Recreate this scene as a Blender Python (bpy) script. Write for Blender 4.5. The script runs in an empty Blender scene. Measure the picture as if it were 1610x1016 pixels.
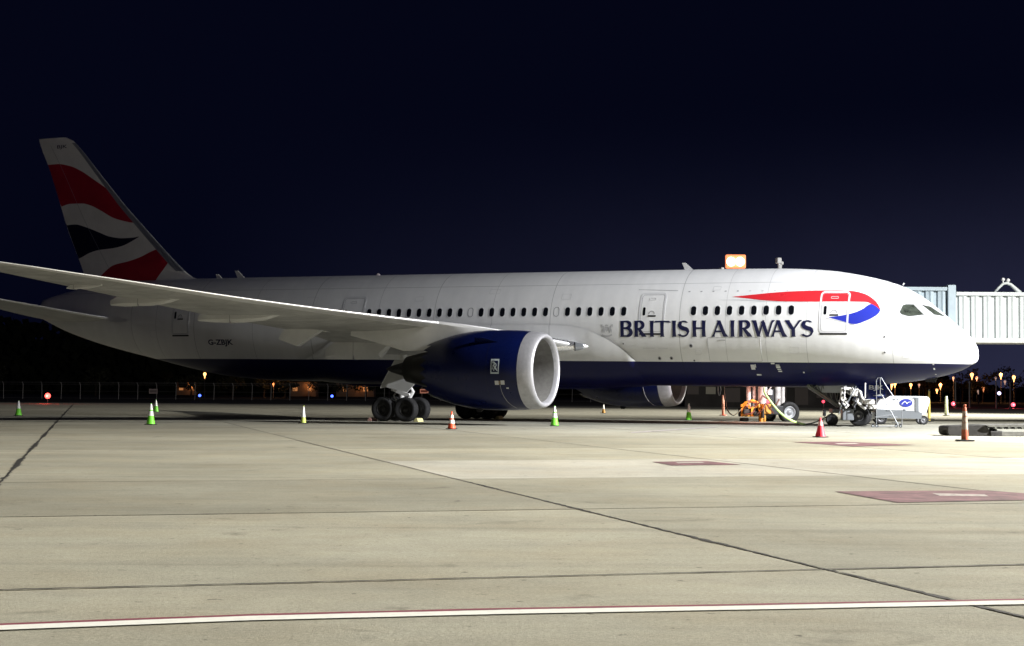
import bpy, bmesh, math, random
from mathutils import Vector, Matrix
R = math.radians
random.seed(7)
S = bpy.context.scene
COL = S.collection

# ------------------------------------------------------------------ camera
CAM_H = 1.587
FPX = 2484.7                      # focal length in pixels of a 1610 wide picture
cd = bpy.data.cameras.new('camera'); cam = bpy.data.objects.new('camera', cd); COL.objects.link(cam)
cd.sensor_width = 36; cd.lens = 36 * FPX / 1610; cd.clip_start = 0.3; cd.clip_end = 6000
cam.matrix_world = Matrix.Translation((0, 0, CAM_H)) @ Matrix.Rotation(R(90 + 2.481), 4, 'X') @ Matrix.Rotation(R(0.372), 4, 'Z')
S.camera = cam

# ------------------------------------------------------------------ night sky
w = bpy.data.worlds.new('World'); S.world = w; w.use_nodes = True
nt = w.node_tree; nt.nodes.clear()
def N(nt, t, **k):
    n = nt.nodes.new(t)
    for a, b in k.items():
        if a == 'inp':
            for i, v in b.items(): n.inputs[i].default_value = v
        else: setattr(n, a, b)
    return n
tc = N(nt, 'ShaderNodeTexCoord'); sx = N(nt, 'ShaderNodeSeparateXYZ'); nt.links.new(tc.outputs['Generated'], sx.inputs[0])
az = N(nt, 'ShaderNodeMapRange', inp={1: -0.20, 2: 0.32, 3: 0.0, 4: 1.0}); nt.links.new(sx.outputs[0], az.inputs[0])
el = N(nt, 'ShaderNodeMapRange', interpolation_type='SMOOTHSTEP', inp={1: -0.02, 2: 0.185, 3: 1.0, 4: 0.0}); nt.links.new(sx.outputs[2], el.inputs[0])
mu = N(nt, 'ShaderNodeMath', operation='MULTIPLY'); nt.links.new(az.outputs[0], mu.inputs[0]); nt.links.new(el.outputs[0], mu.inputs[1])
mx = N(nt, 'ShaderNodeMix', data_type='RGBA'); mx.inputs[6].default_value = (0.0013, 0.0018, 0.0074, 1); mx.inputs[7].default_value = (0.0215, 0.0230, 0.0520, 1)
sn = N(nt, 'ShaderNodeTexNoise', inp={'Scale': 3.5, 'Detail': 8.0, 'Roughness': 0.7}); nt.links.new(tc.outputs['Generated'], sn.inputs['Vector'])
sm = N(nt, 'ShaderNodeMapRange', inp={1: 0.3, 2: 0.7, 3: 0.82, 4: 1.18}); nt.links.new(sn.outputs[0], sm.inputs[0])
m2 = N(nt, 'ShaderNodeMath', operation='MULTIPLY'); nt.links.new(mu.outputs[0], m2.inputs[0]); nt.links.new(sm.outputs[0], m2.inputs[1]); nt.links.new(m2.outputs[0], mx.inputs[0])
bg = N(nt, 'ShaderNodeBackground'); bg.inputs[1].default_value = 1.0
nt.links.new(mx.outputs[2], bg.inputs[0]); wo = N(nt, 'ShaderNodeOutputWorld'); nt.links.new(bg.outputs[0], wo.inputs[0])

S.view_settings.view_transform = 'Standard'; S.view_settings.look = 'None'
S.view_settings.exposure = 0.0; S.view_settings.gamma = 1.0; S.view_settings.use_curve_mapping = False
S.cycles.max_bounces = 6; S.cycles.diffuse_bounces = 3; S.cycles.glossy_bounces = 3
S.cycles.use_denoising = True; S.cycles.sample_clamp_indirect = 6

# ------------------------------------------------------------------ apron floodlights (the masts they hang on are built below)
MASTS = []        # (x, y, z, [(aim, power, size deg, blend, colour)])
MAST_SPEC = [
    (49.0, 50.0, 24.0, [((24, 67, 0), 4.4e5, 58, 1.0, (0.95, 0.965, 1.0)),       # on the nose of the aircraft
                        ((-8, 30, 0), 5.2e5, 100, 1.0, (1.0, 0.955, 0.85)),     # on the open apron
                        ((27, 112, 0), 1.6e5, 60, 1.0, (1.0, 0.97, 0.90))]),    # on the stand behind
    (6.0, -22.0, 24.0, [((-6, 19, 0), 0.62e5, 42, 1.0, (1.0, 0.945, 0.82)),
                        ((-32, 100, 14), 0.9e4, 20, 1.0, (1.0, 0.86, 0.94))]),  # narrow tinted beam added to brighten the fin
    (64.0, 116.0, 24.0, [((18, 122, 0), 4.8e5, 66, 1.0, (1.0, 0.96, 0.86))]),
]
for (mxx, myy, mzz, ls) in MAST_SPEC:
    for aim, pw, sz, bl, colr in ls:
        l = bpy.data.lights.new('floodlight_beam', 'SPOT'); o = bpy.data.objects.new('floodlight_beam', l); COL.objects.link(o)
        l.energy = pw; l.spot_size = R(sz); l.spot_blend = bl; l.color = colr; l.shadow_soft_size = 0.35
        o.location = (mxx, myy, mzz); o.rotation_euler = (Vector(aim) - o.location).to_track_quat('-Z', 'Y').to_euler()
def point(name, loc, pw, c, rad=0.1):
    l = bpy.data.lights.new(name, 'POINT'); o = bpy.data.objects.new(name, l); COL.objects.link(o)
    l.energy = pw; l.color = c; l.shadow_soft_size = rad; o.location = loc; return o

# ================================================================== helpers
def sockets(n, names):
    for x in names:
        if x in n.inputs: return n.inputs[x]
MATS = {}
def mat(name, base, rough=0.5, metal=0.0, emit=None, es=0.0, var=0.0, vscale=2.0, bump=0.0, bscale=30.0, coat=0.0, spec=0.5, trans=0.0):
    if name in MATS: return MATS[name]
    m = bpy.data.materials.new(name); m.use_nodes = True; t = m.node_tree; b = t.nodes['Principled BSDF']
    b.inputs['Base Color'].default_value = (*base, 1); b.inputs['Roughness'].default_value = rough; b.inputs['Metallic'].default_value = metal
    b.inputs['Coat Weight'].default_value = coat; b.inputs['Specular IOR Level'].default_value = spec
    b.inputs['Coat Roughness'].default_value = 0.12
    if trans: b.inputs['Transmission Weight'].default_value = trans
    if emit: b.inputs['Emission Color'].default_value = (*emit, 1); b.inputs['Emission Strength'].default_value = es
    if var or bump:
        tcn = N(t, 'ShaderNodeTexCoord')
        if var:
            n1 = N(t, 'ShaderNodeTexNoise', inp={'Scale': vscale, 'Detail': 6.0, 'Roughness': 0.65}); t.links.new(tcn.outputs['Object'], n1.inputs['Vector'])
            mr = N(t, 'ShaderNodeMapRange', inp={1: 0.3, 2: 0.7, 3: 1 - var, 4: 1 + var * 0.5}); t.links.new(n1.outputs[0], mr.inputs[0])
            hs = N(t, 'ShaderNodeHueSaturation'); hs.inputs['Color'].default_value = (*base, 1); t.links.new(mr.outputs[0], hs.inputs['Value'])
            t.links.new(hs.outputs[0], b.inputs['Base Color'])
            m2 = N(t, 'ShaderNodeMapRange', inp={1: 0.3, 2: 0.7, 3: min(1, rough + 0.12), 4: max(0.05, rough - 0.08)}); t.links.new(n1.outputs[0], m2.inputs[0])
            t.links.new(m2.outputs[0], b.inputs['Roughness'])
        if bump:
            n2 = N(t, 'ShaderNodeTexNoise', inp={'Scale': bscale, 'Detail': 4.0}); t.links.new(tcn.outputs['Object'], n2.inputs['Vector'])
            bp = N(t, 'ShaderNodeBump', inp={'Strength': bump, 'Distance': 0.02}); t.links.new(n2.outputs[0], bp.inputs['Height']); t.links.new(bp.outputs[0], b.inputs['Normal'])
    MATS[name] = m; return m

WHITE = mat('white_paint', (0.78, 0.78, 0.77), 0.42, var=0.10, vscale=0.9)
GREYP = mat('grey_paint', (0.42, 0.43, 0.44), 0.45, var=0.12, vscale=1.5)
WINGM = mat('wing_grey_paint', (0.56, 0.56, 0.55), 0.42, var=0.14, vscale=0.7)
def seamed(name, base, step, ang):
    m = mat(name, base, 0.42, var=0.20, vscale=0.7); t = m.node_tree; b = t.nodes['Principled BSDF']; src = b.inputs['Base Color'].links[0].from_socket
    tcn = N(t, 'ShaderNodeTexCoord'); mp_ = N(t, 'ShaderNodeMapping', inp={'Rotation': (0, 0, R(ang))}); t.links.new(tcn.outputs['Object'], mp_.inputs[0])
    br = N(t, 'ShaderNodeTexBrick', inp={'Scale': 1.0, 'Mortar Size': 0.010, 'Mortar Smooth': 0.3, 'Brick Width': step, 'Row Height': 1.15, 'Color1': (1, 1, 1, 1), 'Color2': (.93, .93, .93, 1), 'Mortar': (.42, .42, .42, 1)}); t.links.new(mp_.outputs[0], br.inputs[0])
    st_ = N(t, 'ShaderNodeTexNoise', inp={'Scale': 1.0, 'Detail': 6.0}); ms = N(t, 'ShaderNodeMapping', inp={'Scale': (0.25, 2.4, 1)}); t.links.new(tcn.outputs['Object'], ms.inputs[0]); t.links.new(ms.outputs[0], st_.inputs['Vector'])
    sr = N(t, 'ShaderNodeMapRange', inp={1: .35, 2: .7, 3: .80, 4: 1.06}); t.links.new(st_.outputs[0], sr.inputs[0])
    a_ = N(t, 'ShaderNodeMix', data_type='RGBA', blend_type='MULTIPLY', inp={0: 1.0}); t.links.new(src, a_.inputs[6]); t.links.new(br.outputs[0], a_.inputs[7])
    h_ = N(t, 'ShaderNodeHueSaturation'); t.links.new(a_.outputs[2], h_.inputs['Color']); t.links.new(sr.outputs[0], h_.inputs['Value']); t.links.new(h_.outputs[0], b.inputs['Base Color']); return m
WINGP = seamed('wing_panelled_paint', (0.55, 0.55, 0.54), 2.6, -58)
NAVY = mat('navy_paint', (0.010, 0.017, 0.105), 0.22, coat=0.3, var=0.12, vscale=1.2)
NAVYN = mat('navy_cowl_paint', (0.0025, 0.006, 0.050), 0.30, spec=0.35, coat=0.0, var=0.12, vscale=1.0)
RED = mat('red_livery_paint', (0.66, 0.025, 0.035), 0.32, var=0.06)
BLUE = mat('blue_livery_paint', (0.022, 0.034, 0.36), 0.32, var=0.06)
LETTER = mat('navy_lettering', (0.006, 0.008, 0.050), 0.4)
SLATM = mat('slat_metal', (0.90, 0.90, 0.91), 0.36, 0.55, var=0.05)
SILVER = mat('bare_aluminium', (0.80, 0.80, 0.81), 0.24, 0.9, var=0.06)
LIPM = mat('lip_aluminium', (0.50, 0.50, 0.53), 0.40, 0.5, var=0.16, vscale=4, bump=.15, bscale=9)
LINER = mat('intake_liner', (0.20, 0.195, 0.185), 0.6, var=0.2, vscale=5)
DARKM = mat('dark_metal', (0.035, 0.035, 0.038), 0.4, 0.7)
TITAN = mat('titanium_blade', (0.10, 0.10, 0.11), 0.35, 0.8)
GLASS = mat('dark_window_glass', (0.006, 0.007, 0.010), 0.08, spec=0.6)
COCKPIT = mat('cockpit_glass', (0.048, 0.056, 0.044), 0.08, spec=0.8, var=0.95, vscale=2.2)  # greenish mottling painted in for reflections and the lit cockpit
LINE = mat('panel_line_grey', (0.34, 0.34, 0.35), 0.6)
PALE = mat('pale_grey_print', (0.60, 0.60, 0.61), 0.5)
DIRTW = mat('door_surround', (0.66, 0.66, 0.67), 0.4)
RUBBER = mat('tyre_rubber', (0.009, 0.009, 0.010), 0.78, var=0.2, vscale=4)
RIM = mat('wheel_rim', (0.42, 0.42, 0.43), 0.4, 0.5)
GEARW = mat('landing_gear_white', (0.72, 0.72, 0.70), 0.4, var=0.2, vscale=3)
YELLOW = mat('yellow_paint', (0.55, 0.25, 0.02), 0.5, var=0.45, vscale=5, bump=.3, bscale=14)
LIME = mat('lime_cone_plastic', (0.20, 0.78, 0.05), 0.5, var=0.1)
ORANGE = mat('orange_cone_plastic', (0.85, 0.10, 0.035), 0.5, var=0.12, vscale=6)
ORANGEF = mat('faded_orange_plastic', (0.36, 0.075, 0.03), 0.65, var=0.35, vscale=9)
REFL = mat('reflective_collar', (0.88, 0.88, 0.86), 0.35, var=0.1, vscale=8)
REFLD = mat('scuffed_collar', (0.34, 0.26, 0.22), 0.6, var=0.6, vscale=14)
BLACKR = mat('black_rubber_base', (0.015, 0.015, 0.015), 0.8)
STEELG = mat('galvanised_steel', (0.38, 0.40, 0.40), 0.4, 0.6, var=0.2, vscale=4)
RUST = mat('grimy_dark_steel', (0.020, 0.018, 0.016), 0.7, 0.2, var=0.5, vscale=3, bump=0.4, bscale=12)
GRIME2 = mat('worn_grey_steel', (0.11, 0.107, 0.095), 0.65, 0.2, var=0.5, vscale=4)
CLOTHW = mat('gse_white_enamel', (0.70, 0.71, 0.73), 0.4, var=0.25, vscale=2.5)
GSEG = mat('gse_grey_enamel', (0.13, 0.14, 0.15), 0.45, var=0.12)
HOSEG = mat('lime_green_hose', (0.62, 0.88, 0.28), 0.5)
HOSED = mat('dark_cable', (0.06, 0.07, 0.05), 0.6)
BRIDGEB = mat('bridge_blue_grey', (0.30, 0.37, 0.42), 0.5, var=0.12, vscale=1.5)
BRIDGEW = mat('bridge_off_white', (0.49, 0.53, 0.54), 0.5, var=0.12, vscale=1.5)
BRIDGET = mat('bridge_trim', (0.44, 0.45, 0.43), 0.5, var=0.1)
LAMPO = mat('sodium_lamp', (1, .5, .2), 0.4, emit=(1.0, 0.42, 0.13), es=4.5)
LAMPW = mat('work_lamp', (1, 1, 1), 0.4, emit=(1.0, 0.84, 0.70), es=9)
LAMPR = mat('red_lamp', (1, .05, .05), 0.4, emit=(1.0, 0.06, 0.10), es=3)
LAMPBL = mat('blue_lamp', (.05, .08, 1), 0.4, emit=(0.06, 0.12, 1.0), es=5)
LAMPV = mat('violet_white_lamp', (.8, .8, 1), 0.4, emit=(0.62, 0.55, 1.0), es=4)
LAMPDIM = mat('dim_far_lamp', (.8, .6, .5), 0.4, emit=(1.0, 0.62, 0.48), es=0.45)

def finish(bm, name, m, parent=None, smooth=False, mats=None):
    me = bpy.data.meshes.new(name); bm.normal_update(); bm.to_mesh(me); bm.free()
    for x in (mats or [m]): me.materials.append(x)
    if smooth:
        for p in me.polygons: p.use_smooth = True
    o = bpy.data.objects.new(name, me); COL.objects.link(o)
    if parent is not None: o.parent = parent
    return o
def sharp(o, deg=35):
    me = o.data
    for p in me.polygons: p.use_smooth = True
    bm = bmesh.new(); bm.from_mesh(me)
    for e in bm.edges:
        if len(e.link_faces) == 2 and e.calc_face_angle(0) > R(deg): e.smooth = False
    bm.to_mesh(me); bm.free(); return o
def empty(name, loc, label=None, cat=None, group=None, rz=0, ry=0):
    o = bpy.data.objects.new(name, None); COL.objects.link(o); o.location = loc; o.rotation_euler = (0, ry, rz); o.empty_display_size = 0.3
    return tag(o, label, cat, group)
def tag(o, label=None, cat=None, group=None, kind=None):
    if label: o['label'] = label
    if cat: o['category'] = cat
    if group: o['group'] = group
    if kind: o['kind'] = kind
    return o
def copy_tree(o, parent=None):
    c = o.copy(); COL.objects.link(c)
    if parent is not None: c.parent = parent
    for ch in list(CH.get(o.name, [])): copy_tree(ch, c)
    return c
CH = {}
def index_children(root):
    CH[root.name] = [x for x in bpy.data.objects if x.parent == root]
    for x in CH[root.name]: index_children(x)

def box(bm, c, s, rot=None, bev=0.0):
    r = bmesh.ops.create_cube(bm, size=1.0); M = Matrix.Translation(c) @ (rot.to_4x4() if rot else Matrix()) @ Matrix.Diagonal((*s, 1))
    bmesh.ops.transform(bm, matrix=M, verts=r['verts'])
    if bev:
        es = list({e for v in r['verts'] for e in v.link_edges})
        bmesh.ops.bevel(bm, geom=es, offset=bev, segments=2, affect='EDGES', profile=0.5)
def tube(bm, pts, rad, seg=8, cap=True, closed=False):
    pts = [Vector(p) for p in pts]; n = len(pts); rings = []
    rads = rad if isinstance(rad, (list, tuple)) else [rad] * n
    up = Vector((0, 0, 1)); prev = None
    for i, p in enumerate(pts):
        a = pts[(i - 1) % n] if (closed or i > 0) else p; b = pts[(i + 1) % n] if (closed or i < n - 1) else p
        d = (b - a).normalized()
        if prev is None:
            u = d.cross(up)
            if u.length < 0.05: u = d.cross(Vector((1, 0, 0)))
            u.normalize()
        else:
            u = (prev - d * prev.dot(d)).normalized()
        prev = u; v = d.cross(u)
        rings.append([bm.verts.new(p + (u * math.cos(2 * math.pi * k / seg) + v * math.sin(2 * math.pi * k / seg)) * rads[i]) for k in range(seg)])
    for i in range(n if closed else n - 1):
        A, B = rings[i], rings[(i + 1) % n]
        for k in range(seg): bm.faces.new((A[k], A[(k + 1) % seg], B[(k + 1) % seg], B[k]))
    if cap and not closed:
        bm.faces.new(rings[0][::-1]); bm.faces.new(rings[-1])
def lathe(bm, prof, o, ax, seg=32, cap0=False, cap1=False, a0=0, a1=2 * math.pi):
    """prof: (along, radius); o origin, ax axis direction"""
    ax = Vector(ax).normalized(); u = ax.cross(Vector((0, 0, 1)))
    if u.length < 0.05: u = ax.cross(Vector((0, 1, 0)))
    u.normalize(); v = ax.cross(u); o = Vector(o); rings = []
    for (t, r) in prof:
        rings.append([bm.verts.new(o + ax * t + (u * math.cos(2 * math.pi * k / seg) + v * math.sin(2 * math.pi * k / seg)) * max(r, 1e-4)) for k in range(seg)])
    for i in range(len(rings) - 1):
        A, B = rings[i], rings[i + 1]
        for k in range(seg): bm.faces.new((A[k], B[k], B[(k + 1) % seg], A[(k + 1) % seg]))
    if cap0: bm.faces.new(rings[0])
    if cap1: bm.faces.new(rings[-1][::-1])
def prism(bm, poly, d, t):
    """extrude 3-D polygon along vector d by t"""
    d = Vector(d).normalized() * t; a = [bm.verts.new(Vector(p)) for p in poly]; b = [bm.verts.new(Vector(p) + d) for p in poly]
    n = len(poly); bm.faces.new(a); bm.faces.new(b[::-1])
    for i in range(n): bm.faces.new((a[i], b[i], b[(i + 1) % n], a[(i + 1) % n]))
def fixn(bm): bmesh.ops.recalc_face_normals(bm, faces=bm.faces)
def loft(bm, rings, closed_ring=True, cap0=True, cap1=True):
    V = [[bm.verts.new(p) for p in r] for r in rings]; n = len(V[0])
    for i in range(len(V) - 1):
        for k in range(n if closed_ring else n - 1):
            bm.faces.new((V[i][k], V[i][(k + 1) % n], V[i + 1][(k + 1) % n], V[i + 1][k]))
    if cap0: bm.faces.new(V[0][::-1])
    if cap1: bm.faces.new(V[-1])
    return V

def pch(tab, x):
    """monotone cubic interpolation"""
    n = len(tab)
    if x <= tab[0][0]: return tab[0][1]
    if x >= tab[-1][0]: return tab[-1][1]
    i = 0
    while tab[i + 1][0] < x: i += 1
    h = [tab[j + 1][0] - tab[j][0] for j in range(n - 1)]; d = [(tab[j + 1][1] - tab[j][1]) / h[j] for j in range(n - 1)]
    def sl(j):
        if j == 0: return d[0]
        if j == n - 1: return d[-1]
        if d[j - 1] * d[j] <= 0: return 0.0
        w1 = 2 * h[j] + h[j - 1]; w2 = h[j] + 2 * h[j - 1]
        return (w1 + w2) / (w1 / d[j - 1] + w2 / d[j])
    t = (x - tab[i][0]) / h[i]; m0, m1 = sl(i) * h[i], sl(i + 1) * h[i]
    return (2 * t ** 3 - 3 * t * t + 1) * tab[i][1] + (t ** 3 - 2 * t * t + t) * m0 + (-2 * t ** 3 + 3 * t * t) * tab[i + 1][1] + (t ** 3 - t * t) * m1
def lin(tab, x):
    if x <= tab[0][0]: return tab[0][1]
    for i in range(len(tab) - 1):
        if x <= tab[i + 1][0]:
            t = (x - tab[i][0]) / (tab[i + 1][0] - tab[i][0]); return tab[i][1] * (1 - t) + tab[i + 1][1] * t
    return tab[-1][1]
def at(x, y, D):
    """a point D metres down the view axis, read off the photograph's geometry"""
    U = x - 805; V = 508 - y; ro = R(0.372); pi = R(2.481)
    u = (U * math.cos(ro) - V * math.sin(ro)) / FPX; v = (U * math.sin(ro) + V * math.cos(ro)) / FPX
    d = Vector((u, math.cos(pi) - v * math.sin(pi), math.sin(pi) + v * math.cos(pi)))
    return d * (D / d.y) + Vector((0, 0, CAM_H))
def text_mesh(txt, size, offset=0.0):
    c = bpy.data.curves.new('t', 'FONT'); c.body = txt; c.size = size; c.fill_mode = 'FRONT'; c.offset = offset; c.resolution_u = 3
    o = bpy.data.objects.new('t', c); COL.objects.link(o); dg = bpy.context.evaluated_depsgraph_get()
    me = bpy.data.meshes.new_from_object(o.evaluated_get(dg)); bpy.data.objects.remove(o); bpy.data.curves.remove(c)
    bm = bmesh.new(); bm.from_mesh(me); bpy.data.meshes.remove(me); return bm
def text_on(txt, w, h, fn, name, m, parent, offset=0.0):
    """fn(u,v) with u in 0..w (rightwards) and v in 0..h -> Vector"""
    bm = text_mesh(txt, 1.0, offset); xs = [v.co.x for v in bm.verts]; ys = [v.co.y for v in bm.verts]
    x0, x1, y0, y1 = min(xs), max(xs), min(ys), max(ys)
    for v in bm.verts: v.co = fn((v.co.x - x0) / (x1 - x0) * w, (v.co.y - y0) / (y1 - y0) * h)
    return finish(bm, name, m, parent)

# ================================================================== the apron
def concrete(name, base, slabs=True, gain=1.0):
    m = bpy.data.materials.new(name); m.use_nodes = True; t = m.node_tree; b = t.nodes['Principled BSDF']; b.inputs['Roughness'].default_value = 0.88
    b.inputs['Specular IOR Level'].default_value = 0.25
    g = N(t, 'ShaderNodeNewGeometry')
    def noise(sc, det, rough=0.6, vec=None, dist=0.0):
        n = N(t, 'ShaderNodeTexNoise', inp={'Scale': sc, 'Detail': det, 'Roughness': rough, 'Distortion': dist}); t.links.new(vec or g.outputs['Position'], n.inputs['Vector']); return n.outputs[0]
    def mrange(s, a, bb, c, d):
        n = N(t, 'ShaderNodeMapRange', inp={1: a, 2: bb, 3: c, 4: d}); t.links.new(s, n.inputs[0]); return n.outputs[0]
    def mul(a, bb):
        n = N(t, 'ShaderNodeMath', operation='MULTIPLY'); t.links.new(a, n.inputs[0])
        if isinstance(bb, float): n.inputs[1].default_value = bb
        else: t.links.new(bb, n.inputs[1])
        return n.outputs[0]
    mp = N(t, 'ShaderNodeMapping', inp={'Rotation': (0, 0, R(-15)), 'Scale': (0.10, 1.0, 1.0)}); t.links.new(g.outputs['Position'], mp.inputs[0])
    v = mrange(noise(0.22, 5, 0.6), 0.3, 0.7, 0.79, 1.12)                       # big stains
    v = mul(v, mrange(noise(1.1, 6, 0.7, mp.outputs[0], 0.6), 0.25, 0.75, 0.88, 1.08))  # broom and drive streaks
    v = mul(v, mrange(noise(3.0, 7, 0.75), 0.3, 0.7, 0.90, 1.06))
    v = mul(v, mrange(noise(26.0, 5, 0.8), 0.25, 0.75, 0.66, 1.26))              # aggregate grain
    v = mul(v, mrange(noise(95.0, 3, 0.8), 0.3, 0.7, 0.74, 1.20))
    spots = mrange(noise(6.0, 3, 0.6), 0.27, 0.33, 0.38, 1.0); v = mul(v, spots)  # small dark pits and oil drips
    oil = mrange(noise(0.75, 4, 0.55, None, 1.2), 0.24, 0.36, 0.62, 1.0); v = mul(v, oil)
    mt_ = N(t, 'ShaderNodeMapping', inp={'Rotation': (0, 0, R(-28)), 'Scale': (0.035, 1.6, 1.0)}); t.links.new(g.outputs['Position'], mt_.inputs[0])
    v = mul(v, mrange(noise(0.9, 3, 0.5, mt_.outputs[0], 0.3), 0.28, 0.42, 0.87, 1.0))   # long tyre scuffs
    if slabs:
        oi = N(t, 'ShaderNodeObjectInfo'); v = mul(v, mrange(oi.outputs['Random'], 0, 1, 0.87, 1.09))
    v = mul(v, float(gain))
    hs = N(t, 'ShaderNodeHueSaturation'); hs.inputs['Color'].default_value = (*base, 1); t.links.new(v, hs.inputs['Value'])
    tint = N(t, 'ShaderNodeMix', data_type='RGBA', blend_type='MULTIPLY'); tint.inputs[7].default_value = (1.0, 0.955, 0.90, 1)
    t.links.new(mrange(noise(0.5, 4, 0.6), 0.42, 0.68, 0.0, 0.9), tint.inputs[0]); t.links.new(hs.outputs[0], tint.inputs[6]); t.links.new(tint.outputs[2], b.inputs['Base Color'])
    bp = N(t, 'ShaderNodeBump', inp={'Strength': 0.9, 'Distance': 0.012}); t.links.new(noise(30.0, 6, 0.8), bp.inputs['Height']); t.links.new(bp.outputs[0], b.inputs['Normal'])
    return m
CONC = concrete('apron_concrete', (0.355, 0.346, 0.286))
CONCN = concrete('new_pale_concrete', (0.50, 0.49, 0.44))
SEAL = mat('black_joint_sealant', (0.020, 0.018, 0.018), 0.7, var=0.5, vscale=3)
SEALB = mat('weathered_joint_sealant', (0.125, 0.115, 0.095), 0.85, var=0.5, vscale=3)
JOINTB = mat('dark_joint_bed', (0.045, 0.04, 0.036), 0.9)
LINEW = mat('white_line_paint', (0.76, 0.77, 0.74), 0.6, var=0.16, vscale=9)
LINEM = mat('maroon_line_paint', (0.20, 0.035, 0.065), 0.7, var=0.35, vscale=7)
MARKR = mat('worn_red_paint', (0.165, 0.075, 0.092), 0.8, var=0.75, vscale=2.2)
MARKW = mat('worn_white_paint', (0.40, 0.36, 0.35), 0.75, var=0.6, vscale=7)
GRASS = mat('dark_grass', (0.030, 0.034, 0.018), 1.0, var=0.5, vscale=0.15)

bm = bmesh.new(); box(bm, (0, 1400, -0.33), (5200, 3200, 0.5)); ground = tag(finish(bm, 'ground', GRASS), kind='structure')
# poured bed below the slabs, reaching to the airfield grass
GA = R(15); T = Vector((math.cos(GA), math.sin(GA), 0)); NN = Vector((-math.sin(GA), math.cos(GA), 0))
def tn(t, n, z=0.0): return T * t + NN * n + Vector((0, 0, z))
bm = bmesh.new(); prism(bm, [tn(-95, -25, -0.06), tn(140, -25, -0.06), tn(140, 190, -0.06), tn(-95, 190, -0.06)], (0, 0, 1), 0.04); fixn(bm)
apron = tag(finish(bm, 'apron', JOINTB), kind='structure')
SW, SN = 7.85, 7.45
bm = bmesh.new(); box(bm, (0, 0, -0.03), (SW - 0.035, SN - 0.035, 0.06)); slab0 = finish(bm, 'slab', CONC, apron); slab0.rotation_euler.z = GA
bm = bmesh.new(); box(bm, (0, 0, -0.03), (SW - 0.035, SN - 0.035, 0.06)); slabN = finish(bm, 'slab', CONCN, apron); slabN.rotation_euler.z = GA
used = {slab0: False, slabN: False}
def place_slab(i, j):
    c = tn(6.45 + (i + 0.5) * SW, 28.0 + (j + 0.5) * SN)
    if c.y < -3 or c.y > 178: return
    lim = 0.33 * c.y + 12
    if not (-lim - 2 < c.x < lim + 2): return
    pale = (j == 0 and i >= 0)
    src = slabN if pale else slab0
    o = src if not used[src] else src.copy()
    if used[src]: COL.objects.link(o)
    used[src] = True; o.parent = apron
    o.location = (c.x, c.y, random.uniform(-0.0025, 0.0015)); o.rotation_euler = (random.uniform(-.0002, .0002), random.uniform(-.0002, .0002), GA)
for i in range(-14, 12):
    for j in range(-6, 22): place_slab(i, j)
def strip(name, pts, wf, z, m, parent=None, step=0.25, th=0.003):
    bm = bmesh.new(); P = []
    for a, b in zip(pts[:-1], pts[1:]):
        a, b = Vector(a), Vector(b); k = max(1, int((b - a).length / step))
        P += [a.lerp(b, q / k) for q in range(k)]
    P.append(Vector(pts[-1])); L_ = []
    for i, p in enumerate(P):
        d = (P[min(i + 1, len(P) - 1)] - P[max(i - 1, 0)]); d.z = 0; d.normalize(); n = Vector((-d.y, d.x, 0)); w0, w1 = wf(i)
        L_.append((bm.verts.new(p + n * w0 + Vector((0, 0, z))), bm.verts.new(p - n * w1 + Vector((0, 0, z)))))
    for a, b in zip(L_[:-1], L_[1:]): bm.faces.new((a[1], b[1], b[0], a[0]))
    fixn(bm)
    for f in bm.faces:
        if f.normal.z < 0: f.normal_flip()
    return finish(bm, name, m, parent)
def jag(base, amp, k=0.0):
    def f(i):
        s = 1 + k * math.sin(i * 0.13) ; return (max(.006, base * s + random.uniform(-amp, amp)), max(.006, base * s + random.uniform(-amp, amp)))
    return f
Z1 = 0.0045
strip('joint_sealant', [tn(6.52, 5, 0), tn(6.45, 16, 0), tn(6.45, 27.0, 0)], jag(0.024, 0.020, .4), Z1, SEAL, apron, 0.10)
strip('joint_sealant', [tn(6.45, 27.0, 0), tn(6.45, 110, 0)], jag(0.028, 0.014), Z1, SEALB, apron, 0.3)
strip('joint_sealant', [tn(-1.4, 22, 0), tn(-1.4, 170, 0)], jag(0.045, 0.040, .5), Z1, SEAL, apron, 0.22)
strip('joint_sealant', [tn(14.3, 15, 0), tn(14.3, 120, 0)], jag(0.022, 0.016), Z1, SEALB, apron, 0.3)
strip('joint_sealant', [tn(-9, 13.1, 0), tn(14, 13.1, 0)], jag(0.026, 0.012), Z1 + 0.003, SEAL, apron, 0.1)
strip('joint_sealant', [tn(-12, 20.55, 0), tn(22, 20.55, 0)], jag(0.016, 0.010), Z1 + 0.003, SEALB, apron, 0.12)
strip('joint_sealant', [tn(-18, 28.0, 0), tn(6.45, 28.0, 0)], jag(0.020, 0.012), Z1 + 0.003, SEALB, apron, 0.15)
# dark strips running across the stand
strip('ground_strip', [(-36, 77.0, 0), (-17.8, 75.8, 0), (-3.1, 74.9, 0), (-1.0, 75.4, 0)], jag(0.13, 0.02), Z1 + 0.003, SEAL, apron, 0.5)
strip('ground_strip', [(1.7, 77.6, 0), (9.5, 80.0, 0), (17.8, 81.0, 0), (23.4, 86.0, 0), (60, 98, 0)], jag(0.11, 0.03), Z1 + 0.003, SEALB, apron, 0.5)
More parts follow.
